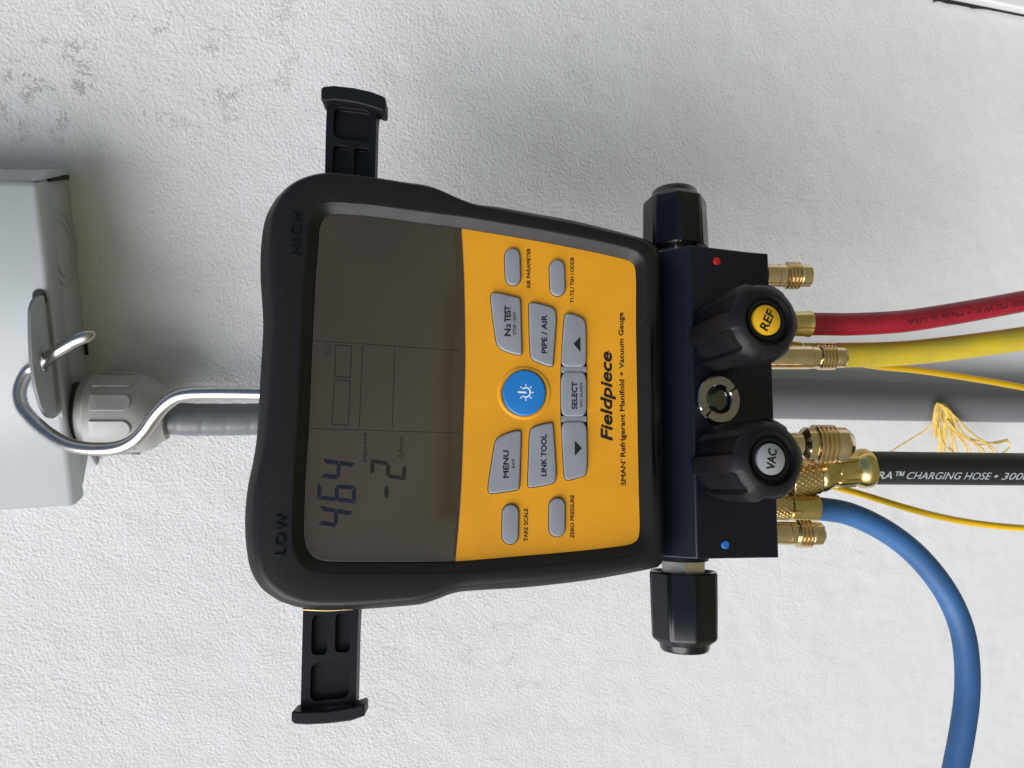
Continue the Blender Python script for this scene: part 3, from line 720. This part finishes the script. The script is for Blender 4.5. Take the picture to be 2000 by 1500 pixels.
# ---- support arms sliding out of both sides
HA = -0.0135
def build_arm(stem, pockets, bar, lab):
    mb = MB(); fr = DEV
    so2 = [DEV.px(x, y, HA) for x, y in stem]; po = []
    for p in pockets:
        q = chaikin([np.array(x, float) for x in p], 2, 0.12); po.append([DEV.px(x[0], x[1], HA) for x in q])
    so2 = list(ccw(np.array(so2))); po = [list(ccw(np.array(p))[::-1]) for p in po]
    plate_with_holes(mb, DEV, so2, po, HA, HA - 0.008, HA - 0.0030)
    o = make('support_arm', mb, 'arm', gauge, label=lab, bevel=0.0006)
    mb = MB(); P = np.array([DEV.px(x, y, HA + 0.004) for x, y in bar]); P = flatten(P, 0)
    prism(mb, ccw(P), EZ, HA - 0.006, HA + 0.004); make('end_stop', mb, 'arm', o, bevel=0.0011, seg=3)
    return o
Q3 = lambda x, y: (460 + .3 * x, 150 + .3 * y)
build_arm([(638.5, 190), (739, 205), (735, 232), (731.5, 372), (633.5, 372), (636, 260)],
          [[(653, 208), (724, 217), (722.5, 277), (651, 269)], [(650.5, 283), (682, 286), (681, 352), (648.5, 352)], [(692.5, 287.5), (722, 291.5), (720, 352), (691, 352)]],
          [(626.5, 172), (632, 168), (652, 166.5), (690, 170.5), (724, 178), (748, 187), (753, 191), (752.5, 212), (749, 217), (724, 207.5), (690, 199), (652, 194.5), (632, 197), (626.5, 194)], 'upper black support arm beside the word HIGH')
Q5 = lambda x, y: (520 + .1934 * x, 1150 + .1934 * y)
build_arm([(592.5, 1165), (702, 1165), (698, 1250), (695, 1375), (587, 1385), (589.5, 1280)],
          [[Q5(462, 268), Q5(632, 262), Q5(612, 668), Q5(452, 668)], [Q5(700, 252), Q5(858, 246), Q5(846, 638), Q5(692, 645)], [Q5(450, 752), Q5(850, 720), Q5(835, 1100), Q5(440, 1142)]],
          [(569, 1391), (574, 1389.5), (590, 1391.5), (640, 1389.5), (690, 1381), (708, 1375), (712.5, 1378), (712, 1399), (684, 1408.5), (640, 1414), (600, 1416), (575, 1415), (568.5, 1409)], 'lower black support arm beside the word LOW')
# gold glint where the lower arm leaves the boot, imitated by an added brass-coloured thread
mb = MB(); tube(mb, spline([DEV.px(590, 1190.5, HA + 0.0006), DEV.px(640, 1192.5, HA + 0.0006), DEV.px(690, 1189.5, HA + 0.0006)], 20), 0.00035, 8); make('arm_glint', mb, 'brass_dk', gauge)

# ---- the hook
def zpt(u, v, z): return CAM_POS + R @ (np.array([(u - 1000) / F, (750 - v) / F, -1.0]) * z)
hook_pts = [(560, 768, .325), (507, 768.3, .3265), (450, 767.3, .328), (405, 767.3, .3295), (372, 768.5, .331), (347, 774, .332), (322, 791, .3335), (302, 814, .335), (285, 838, .3365), (264, 859, .338), (235, 873, .340), (196, 877.5, .342), (140, 870.5, .346), (97, 848.5, .350), (62, 818, .3535), (43, 793, .3555), (38, 768, .3565), (43, 746, .3575), (56, 724, .358), (70, 715, .3575), (84, 707, .3560), (97, 697, .3535), (112, 687, .351), (130, 676, .350), (150, 664.5, .3495), (169, 657, .3495), (184, 652, .3498)]
hp = spline([zpt(*p) for p in hook_pts], 260)
mb = MB(); rr = [0.00310] * 260
for i in range(6): rr[259 - i] = 0.00310 * math.sin(math.acos(max(0, 1 - (i + 0.6) / 6.6)))
tube(mb, hp, rr, 24); hook = make('hanging_hook', mb, 'steel', gauge, label='bent stainless steel hanging hook')

# ---- manifold block
HR, HAt, HF1, HF2 = -0.003, -0.0125, -0.0105, -0.0118
prof_top = [(1287, 490, HAt), (1348, 481, HR), (1466, 494, HF1), (1500, 492, HF2)]
prof_bot = [(1291, 1087, HAt), (1362, 1092, HR), (1487, 1089, HF1), (1521, 1090, HF2)]
LT = [DEV.loc(DEV.px(*p)) for p in prof_top]; LB = [DEV.loc(DEV.px(*p)) for p in prof_bot]
XR = float(np.mean([p[0] for p in LT])); XL = float(np.mean([p[0] for p in LB]))
ys = [(a[1] + b[1]) / 2 for a, b in zip(LT, LB)]
sk = [(a[1] - b[1]) / 2 for a, b in zip(LT, LB)]
def end_loop(x, sg):
    hs = (HAt, HR, HF1, HF2)
    pts = [(ys[0] + 0.006 + sg * sk[0], -0.018), (ys[0] + sg * sk[0], HAt)] + [(ys[i] + sg * sk[i], hs[i]) for i in (1, 2, 3)] + [(ys[3] + sg * sk[3], -0.046), (ys[0] + 0.006 + sg * sk[0], -0.046)]
    return [DEV.at(x, y, z) for y, z in pts]
mb = MB(); loft(mb, [end_loop(XL, -1), end_loop(XR, 1)], True, True, True)
block = make('manifold_block', mb, 'anod', gauge, bevel=0.0005, label='dark navy metal manifold block under the yellow faceplate')
# the sloping front facet of the block
_c = DEV.at(0, (ys[1] + ys[2]) / 2, (HR + HF1) / 2); _dy = nrm(DEV.at(0, ys[1], HR) - DEV.at(0, ys[2], HF1))
FACET = Frame(_c, DEV.ex, _dy, np.cross(DEV.ex, _dy))
for (u, v), mt, nm in (((1400, 510), 'red_dot', 'red marker dot'), ((1416.5, 1064), 'blue_dot', 'blue marker dot')):
    c = FACET.px(u, v, 0.0005); mb = MB(); lathe(mb, c - FACET.ez * 0.0005, FACET.ez, [(0, 0.00165), (0.0009, 0.00165), (0.0011, 0.00145)], 28); make('marker_dot', mb, mt, block, label=nm)
# collar and nuts at the ends, side knobs
def side_knob(end, lab):
    sg = 1 if end == 'top' else -1
    yc = DEV.loc(DEV.px(1319, 470, -0.022))[1] if sg > 0 else DEV.loc(DEV.px(1334, 1115, -0.022))[1]
    X0 = XR if sg > 0 else XL
    c = DEV.at(X0, yc, -0.022); ax = DEV.ex * sg
    u_in = (477 if sg > 0 else 1120); u_out = (374 if sg > 0 else 1256)
    d_in = abs(DEV.loc(DEV.px(1325, u_in, -0.012))[0] - X0); d_out = abs(DEV.loc(DEV.px(1325, u_out, -0.010))[0] - X0)
    if sg < 0:
        mb = MB(); lathe(mb, c, ax, [(-0.001, 0.0108), (d_in - 0.0048, 0.0108), (d_in - 0.0044, 0.0104)], 40); make('valve_collar', mb, 'anod', block)
    mb = MB(); lathe(mb, c, ax, [(-0.001, 0.0103), (d_in + 0.003, 0.0103)], 6, ref=DEV.ez * math.cos(0.25) + DEV.ey * math.sin(0.25)); make('packing_nut', mb, 'nickel', block, bevel=0.0006)
    n8 = 8; R0 = 0.0146
    def rf(t, s):
        if s > d_out + 0.0015: return 1.0
        q = ((t / (2 * math.pi) * n8) + 0.18) % 1.0; a = (q - 0.5) * 2 * math.pi / n8
        r = math.cos(math.pi / n8) / math.cos(a)
        return r - 0.045 * math.exp(-((min(q, 1 - q)) / 0.05) ** 2) * (1 if s < d_out - 0.002 else 0.3)
    Lk = d_out - d_in
    pr = [(d_in + 0.0015, R0 * 0.74), (d_in + 0.0004, R0 * 0.9), (d_in, R0 * 1.0), (d_in + 0.0006, R0 * 1.03), (d_in + Lk * 0.5, R0 * 1.012), (d_out - 0.001, R0 * 0.985), (d_out, R0 * 0.95), (d_out + 0.0021, R0 * 0.74), (d_out + 0.0026, R0 * 0.72), (d_out + 0.0045, R0 * 0.69), (d_out + 0.0052, R0 * 0.64)]
    mb = MB(); lathe(mb, c, ax, pr, 192, rfun=rf); return make('valve_knob', mb, 'knob_gloss', gauge, label=lab, sharp=35)
side_knob('top', 'glossy black side knob at the HIGH end'); side_knob('bot', 'glossy black side knob at the LOW end')
# front knobs
def front_knob(base, twist, word, mt, lab, wend):
    tl = math.radians(12); ax = nrm(EZ * math.cos(tl) - DEV.ey * math.sin(tl))
    c = FACET.px(*base, 0.0) - ax * 0.004
    ref = DEV.ey * math.cos(twist) + DEV.ex * math.sin(twist)
    L1 = 0.0305; Ro = 0.0160
    def lobe(t, s):
        q = (t / (2 * math.pi) * 6 + 0.5) % 1.0; d = min(q, 1 - q)             # six grips, each a flat pad between two notches
        k = 1.0 - 0.125 * (1 / (1 + math.exp(min(40, (d - 0.27) / 0.008))))
        fade = min(1, max(0.0, (L1 + 0.0062 - s) / 0.0030))
        return 1 - (1 - k) * fade
    pr = [(0.0, Ro * 0.80), (0.0025, Ro * 0.88), (0.005, Ro * 0.955), (0.010, Ro * 1.0), (L1 - 0.004, Ro * 1.02), (L1 - 0.0006, Ro * 1.02), (L1, Ro * 1.015), (L1 + 0.0025, Ro * 1.0), (L1 + 0.0050, Ro * 0.935), (L1 + 0.0068, Ro * 0.83), (L1 + 0.0079, Ro * 0.72), (L1 + 0.0084, Ro * 0.655), (L1 + 0.0083, Ro * 0.61), (L1 + 0.0072, Ro * 0.59), (L1 + 0.0060, Ro * 0.57), (L1 + 0.0060, Ro * 0.50), (L1 + 0.0068, Ro * 0.49), (L1 + 0.0068, Ro * 0.42), (L1 + 0.0056, Ro * 0.40)]
    mb = MB(); lathe(mb, c, ax, pr, 216, rfun=lobe, ref=ref); k = make('valve_knob', mb, 'knob', gauge, label=lab, sharp=32)
    mb = MB(); lathe(mb, c, ax, [(L1 + 0.005, Ro * 0.365), (L1 + 0.0072, Ro * 0.365), (L1 + 0.0074, Ro * 0.35)], 48); d = make('label_disc', mb, mt, k)
    fr = Frame(c + ax * (L1 + 0.0074), DEV.ex, DEV.ey - DEV.ey.dot(ax) * ax, ax)
    fr.ex = np.cross(fr.ey, fr.ez)
    ang, wid, cap = wend
    V, Fs = text_mesh(word); x0, x1 = V[:, 0].min(), V[:, 0].max()
    e = fr.ex * math.cos(ang) - fr.ey * math.sin(ang); up = np.cross(fr.ez, e)
    W = [fr.o + e * ((v[0] - (x0 + x1) / 2) / (x1 - x0) * wid) + up * ((v[1] / CAP - 0.5) * cap) + ax * 0.00003 for v in V]
    mb = MB(); thicken(mb, W, Fs, e, up, ax, 0.03 * cap / CAP); make('lettering', mb, 'ink', d)
front_knob((1408, 659), -0.05, 'REF', 'label_y', 'black six-sided front knob with yellow REF label', (math.radians(27), 0.0082, 0.0037))
front_knob((1413, 903), -0.12, 'VAC', 'label_g', 'black six-sided front knob with grey VAC label', (math.radians(10), 0.0076, 0.0036))
# sight glass
c = FACET.px(1403, 780, 0.002) - FACET.ez * 0.002; r1 = 47 * mm_px(c)
def notch(t, s):
    return 1.0
mb = MB(); a_, n_, b_ = axis_frame(FACET.ez, DEV.ey)
loops = []; KN = 96
for kind in range(7):
    lp = []
    for j in range(KN):
        t = 2 * math.pi * j / KN; cut = min(abs((t - 0.72 + math.pi) % (2 * math.pi) - math.pi), abs((t - 0.72 - math.pi + math.pi) % (2 * math.pi) - math.pi)) < 0.17
        hh = 0.0019 if cut else 0.0030
        rr_, z_ = [(1.0, 0.0), (1.0, hh - 0.0004 if not cut else hh), (0.955, hh), (0.62, hh), (0.575, hh - 0.0005 if not cut else hh), (0.56, 0.0004), (0.55, 0.0)][kind]
        lp.append(c + a_ * z_ + r1 * rr_ * (math.cos(t) * n_ + math.sin(t) * b_))
    loops.append(lp)
loft(mb, loops); sg_ = make('sight_glass_ring', mb, 'chrome', gauge, sharp=30, label='chrome notched ring of the sight glass')
mb = MB(); lathe(mb, c, FACET.ez, [(0.0002, r1 * 0.57)] + [(0.0006 + 0.0016 * math.sin(q), r1 * 0.56 * math.cos(q)) for q in np.linspace(0, 1.5, 8)], 40); make('lens', mb, 'lens', sg_)

# ---- brass ports
def px_lathe(name, axis0, axis1, prof, h0, h1, mt, parent, k=36, label=None, sharp=30):
    """prof: (photo u along the axis, radius in photo pixels)"""
    A = DEV.px(*axis0, h0); B = DEV.px(*axis1, h1); ax = nrm(B - A); L = np.linalg.norm(B - A); u0, u1 = axis0[0], axis1[0]
    sc = (mm_px(A) + mm_px(B)) / 2
    mb = MB(); lathe(mb, A, ax, [((u - u0) / (u1 - u0) * L, r * sc) for u, r in prof], k); return make(name, mb, mt, parent, label, sharp)
def thread(u0, u1, n, r0, r1):
    out = []; p = (u1 - u0) / n
    for i in range(n):
        out += [(u0 + p * i, r0), (u0 + p * (i + .30), r1 * .995), (u0 + p * (i + .42), r1), (u0 + p * (i + .54), r1 * .995), (u0 + p * (i + .86), r0)]
    return out
px_lathe('brass_port', (1494, 538), (1584, 538.6), [(1494, 22), (1516, 22), (1516.5, 20.6), (1518, 20.6), (1518.5, 22), (1531, 22), (1534, 20)] + thread(1534, 1562, 4, 21.5, 26.5) + [(1562, 22), (1564, 22), (1580, 21.5), (1583.5, 18), (1584, 12), (1578, 11)], -0.022, -0.022, 'brass', gauge, label='short brass port at the HIGH end')
px_lathe('brass_port', (1510, 1041), (1607, 1043), [(1510, 22.5), (1538, 22.5), (1538.5, 20.8), (1540, 20.8), (1540.5, 22.5), (1551, 22.5), (1554, 21)] + thread(1554, 1584, 4, 22, 27.3) + [(1584, 22.5), (1586, 22.6), (1602, 22), (1606, 18.5), (1607, 12), (1600, 11)], -0.022, -0.022, 'brass', gauge, label='short brass port at the LOW end')
px_lathe('brass_port', (1490, 698), (1651, 698.3), [(1490, 23), (1580, 23), (1580.5, 21.6), (1582, 21.6), (1582.6, 22.4), (1594, 22), (1597, 20.5)] + thread(1597, 1630, 5, 20.5, 24.6) + [(1630, 20), (1632, 20.4), (1646, 20), (1650, 17), (1651, 11), (1644, 10)], -0.020, -0.020, 'brass', gauge, label='long brass port beside the REF knob')
px_lathe('brass_port', (1500, 867), (1662, 867.5), [(1500, 22), (1560, 22), (1563, 22), (1568, 29), (1572, 33), (1585, 33), (1587, 31)] + thread(1587, 1630, 5, 32.5, 37.8) + [(1630, 32.5), (1633, 33), (1648, 33), (1660, 23), (1662, 20), (1655, 16)], -0.020, -0.020, 'brass', gauge, 48, label='wide brass vacuum port beside the VAC knob')

# ------------------------------------------------------------------ hoses
def knurl(mb, A, B, r, k=120, m=26, turns=22):
    a, n, b = axis_frame(B - A); L = np.linalg.norm(B - A); loops = []
    for i in range(m + 1):
        s = i / m; lp = []
        for j in range(k):
            t = 2 * math.pi * j / k; p1 = (t / (2 * math.pi) * turns + s * L / 0.0030) % 1; p2 = (t / (2 * math.pi) * turns - s * L / 0.0030) % 1
            g = min(min(p1, 1 - p1), min(p2, 1 - p2)); rr_ = r * (0.93 if i in (0, m) else 1) + 0.0005 * min(1, g * 4.5) - 0.0003
            lp.append(A + a * s * L + rr_ * (math.cos(t) * n + math.sin(t) * b))
        loops.append(lp)
    return loft(mb, loops, True, True, True)
def hose(name, label, cat, pts, rpx, mt, extra=120, k=28):
    P = [DEV.px(u, v, h) for u, v, h in pts]; path = spline(P, extra); rad = rpx * mm_px(P[0])
    t = new_thing(name, label, cat, DEV.moved(P[0])); mb = MB(); tube(mb, path, rad, k); make('hose_tube', mb, mt, t); return t, path, rad
def wrap_text(body, path, rad, ustart, uend, cap_px, vmid, mt, parent, bold=0.0, shear=0.0, flip=False, h=-0.04):
    """print along a hose: letters follow its length and curve round it"""
    P, Tn, N, B = tube_frames(path); L = np.concatenate([[0], np.cumsum(np.linalg.norm(np.diff(P, axis=0), axis=1))])
    def proj(p):
        q = R.T @ (p - CAM_POS); return 1000 + F * q[0] / -q[2], 750 - F * q[1] / -q[2]
    us = np.array([proj(p)[0] for p in P]); s0, s1 = np.interp([ustart, uend], us, L)
    V, Fs = text_mesh(body, 0.0, shear)
    import bmesh                                          # short edges, so that the strokes follow the round hose
    bm = bmesh.new(); bv = [bm.verts.new(tuple(v)) for v in V]
    for f in Fs:
        try: bm.faces.new([bv[i] for i in f])
        except ValueError: pass
    bmesh.ops.triangulate(bm, faces=bm.faces)
    for _ in range(4):
        le = [e for e in bm.edges if e.calc_length() > 0.11]
        if not le: break
        bmesh.ops.subdivide_edges(bm, edges=le, cuts=1); bmesh.ops.triangulate(bm, faces=bm.faces)
    bm.verts.index_update(); V = np.array([v.co[:] for v in bm.verts]); Fs = [tuple(v.index for v in f.verts) for f in bm.faces]; bm.free()
    x0, x1 = V[:, 0].min(), V[:, 0].max()
    H = cap_px * mm_px(P[0]); mid = vmid * mm_px(P[0]); W = []; kx = (x1 - x0) / abs(s1 - s0) * H / CAP
    n0, F0 = len(V), list(Fs); offs = [(0.0, 0.0)] + [(bold * kx * math.cos(a), bold * math.sin(a)) for a in np.linspace(0, 2 * math.pi, 6, endpoint=False)]
    V = np.concatenate([V + np.array((ox, oy, 0)) for ox, oy in offs]); Fs = [tuple(i + n0 * c for i in f) for c in range(len(offs)) for f in F0]
    for vi, v in enumerate(V):
        s = s0 + (v[0] - x0) / (x1 - x0) * (s1 - s0); i = min(int(np.searchsorted(L, s)), len(L) - 1); i = max(i, 1); q = (s - L[i - 1]) / max(L[i] - L[i - 1], 1e-9)
        p = P[i - 1] * (1 - q) + P[i] * q; n = nrm(N[i - 1] * (1 - q) + N[i] * q); t = nrm(Tn[i - 1] * (1 - q) + Tn[i] * q)
        view = nrm(CAM_POS - p); n = nrm(view - view.dot(t) * t)
        # n was only used to pick the face of the hose that carries the print
        b = np.cross(n, t)                                   # across the hose
        if b.dot(R[:, 1]) < 0: b = -b
        yy = (v[1] / CAP - 0.5) * H * (-1 if flip else 1) - mid
        a = yy / rad; W.append(p + (rad + 0.00006 + 0.000004 * (vi // n0)) * (math.cos(a) * n + math.sin(a) * b))
    mb = MB(); mb.add(W, Fs); return make('lettering', mb, mt, parent)
# red hose
t, path, rad = hose('red_hose', 'red charging hose with black print leaving the gauge behind the REF knob', 'hose', [(1568, 632.5, -0.040), (1620, 633.3, -0.041), (1655, 633.5, -0.042), (1720, 631, -0.044), (1770, 627, -0.046), (1862, 613, -0.050), (2000, 588, -0.057), (2080, 571, -0.062)], 22.3, 'hose_r')
px_lathe('ferrule', (1545, 632.5), (1582, 633), [(1545, 24), (1572, 24.5), (1577, 25.5), (1580, 26), (1582, 25), (1582.5, 21)], -0.040, -0.040, 'brass_y', t)
px_lathe('coupling_nut', (1505, 632), (1548, 632.5), [(1505, 25), (1508, 27), (1543, 27), (1548, 24)], -0.040, -0.040, 'brass_dk', t)
wrap_text('1 800 PSI W.P. • Made in USA', path, rad, 1996, 1756, 12.0, 3.0, 'print_k', t, bold=0.005, flip=True)
# yellow hose
t, path, rad = hose('yellow_hose', 'thick yellow charging hose leaving behind the long brass port', 'hose', [(1570, 694, -0.046), (1620, 694, -0.046), (1650, 693.5, -0.046), (1710, 692.5, -0.047), (1770, 689.5, -0.048), (1885, 677, -0.051), (2000, 661, -0.056), (2080, 649, -0.060)], 24.3, 'hose_y')
px_lathe('ferrule', (1530, 692), (1625, 694), [(1530, 25), (1535, 27), (1560, 26), (1566, 21), (1600, 22), (1606, 24.5), (1622, 25.5), (1625, 24.6)], -0.046, -0.046, 'brass_y', t)
# black hose
t, path, rad = hose('black_hose', 'black charging hose with white lettering and a knurled brass coupling', 'hose', [(1675, 914, -0.038), (1720, 914, -0.038), (1770, 914.5, -0.039), (1880, 915.5, -0.041), (2000, 916.5, -0.043), (2080, 917, -0.045)], 32.3, 'hose_k')
px_lathe('ferrule', (1585, 927), (1700, 913.5), [(1585, 22), (1590, 31), (1597, 35.5), (1604, 36.5), (1611, 35), (1619, 31.5), (1626, 30), (1664, 30.5), (1671, 33), (1679, 37.5), (1687, 38.8), (1694, 38), (1699, 35), (1701, 32.5), (1698, 31)], -0.038, -0.038, 'brass_y', t, 48)
A = DEV.px(1600, 922, -0.038); B = DEV.px(1697, 914, -0.038); a_, n_, b_ = axis_frame(B - A)
scp = mm_px(A); Lf = np.linalg.norm(B - A)
for i in range(8):                                          # crimped flats round the ferrule
    th = 2 * math.pi * (i + 0.12) / 8; w_ = 0.20; pts = [(0.30, -w_), (0.66, -w_), (0.70, -w_ * .6), (0.70, w_ * .6), (0.66, w_), (0.30, w_), (0.26, w_ * .6), (0.26, -w_ * .6)]
    mid = (0.5, 0); loops = []
    for sc_, r_ in ((1.0, 29.5), (0.97, 33.6), (0.90, 34.4), (0.80, 34.6)):
        loops.append([A + a_ * Lf * (0.5 + (s - 0.5) * sc_) + r_ * scp * (math.cos(th + q * sc_) * n_ + math.sin(th + q * sc_) * b_) for s, q in pts])
    mb = MB(); loft(mb, loops, True, False, True); make('crimp_pad', mb, 'brass_y', t)
mb = MB(); knurl(mb, DEV.px(1535, 937, -0.038), DEV.px(1594, 927.5, -0.038), 36.5 * scp); make('coupling_nut', mb, 'brass_dk', t, sharp=0)
for tx, a_u, b_u, wt in (('RA™', 1699, 1746, 0.020), ('CHARGING HOSE', 1752, 1914, 0.006), ('• 3000 PSI', 1920, 2026, 0.006)):
    wrap_text(tx, path, rad, a_u, b_u, 15.5, 14.0, 'print_w', t, bold=wt, shear=0.2)
# blue hose
t, path, rad = hose('blue_hose', 'blue charging hose curving down past the lower right of the gauge', 'hose', [(1575, 991, -0.038), (1600, 993.5, -0.038), (1656, 1003, -0.039), (1724, 1034, -0.041), (1780, 1075, -0.043), (1828, 1128, -0.045), (1860, 1180, -0.047), (1880, 1234, -0.049), (1888.5, 1292, -0.050), (1888.5, 1360, -0.051), (1879, 1432, -0.052), (1866, 1500, -0.053), (1852, 1570, -0.054)], 22.6, 'hose_b', 180)
px_lathe('ferrule', (1535, 989), (1597, 992.5), [(1535, 20), (1543, 26), (1552, 26.5), (1585, 26), (1592, 26.5), (1595, 26), (1597, 23)], -0.038, -0.038, 'brass_y', t)
mb = MB(); knurl(mb, DEV.px(1500, 986, -0.038), DEV.px(1540, 989, -0.038), 27 * mm_px(DEV.px(1540, 989, -0.038))); make('coupling_nut', mb, 'brass_dk', t, sharp=0)
# thin cables
def cable(label, pts, rpx):
    P = [DEV.px(u, v, h) for u, v, h in pts]; t = new_thing('yellow_cable', label, 'cable', DEV.moved(P[0]), 'thin yellow cables behind the gauge')
    mb = MB(); tube(mb, spline(P, 90), rpx * mm_px(P[0]), 16); make('jacket', mb, 'wire', t)
cable('thin yellow cable emerging from under the thick yellow hose', [(1640, 700, -0.066), (1690, 712, -0.066), (1730, 717.5, -0.066), (1780, 722, -0.066), (1885, 737, -0.067), (2000, 757, -0.069), (2070, 772, -0.07)], 6.2)
cable('thin yellow cable emerging under the brass coupling of the black hose', [(1560, 930, -0.052), (1616, 947, -0.052), (1678, 964, -0.053), (1770, 992, -0.054), (1830, 1008, -0.055), (1885, 1019, -0.056), (1945, 1027, -0.057), (2000, 1031.5, -0.058), (2070, 1034, -0.06)], 6.5)
# twine tied round the pipe
def build_twine():
    hh = 0.034; base = WALL.px(1835, 800, hh); t = new_thing('twine_bundle', 'bundle of thin yellow twine looped over the grey pipe behind the black hose', 'twine', WALL.moved(base))
    def st(pts, r=1.6):
        P = [WALL.px(u, v, h) for u, v, h in pts]; mb = MB(); tube(mb, spline(P, 60), r * mm_px(P[0]), 8); make('strand', mb, 'twine', t)
    j = lambda s: (random.random() - .5) * s
    for k in range(13):
        e = 1836 + 105 * (k / 12) ** 1.5 + j(16); top = 786 + random.random() * 9
        st([(1826 + k * 0.9 + j(4), 852 + j(16), 0.030), (1823 + k * 1.1 + j(3), 816 + j(8), 0.034 + j(.003)), (1830 + k * 1.1 + j(4), top, 0.035 + j(.003)), (1843 + k * 1.7 + j(5), 812 + j(8), 0.034 + j(.003)), (1846 + (e - 1846) * 0.45 + j(8), 842 + j(8), 0.030), (e, 878 + j(6), 0.024), (e + 6 + j(10), 905, 0.022)], 1.2 + random.random() * 0.9)
    st([(1826, 824, 0.034), (1805, 842, 0.028), (1775, 860, 0.024), (1745, 879, 0.022), (1725, 895, 0.022)], 1.5)
    st([(1832, 800, 0.035), (1850, 835, 0.031), (1895, 857, 0.027), (1945, 866, 0.025), (1968, 862, 0.024), (1973, 871, 0.024), (1960, 884, 0.023), (1930, 900, 0.022)], 1.8)
    st([(1850, 820, 0.035), (1872, 845, 0.030), (1912, 868, 0.026), (1950, 862, 0.025), (1968, 858, 0.024)], 1.6)
    st([(1830, 830, 0.034), (1835, 850, 0.03), (1845, 870, 0.026), (1862, 884, 0.024)], 1.6)
build_twine()
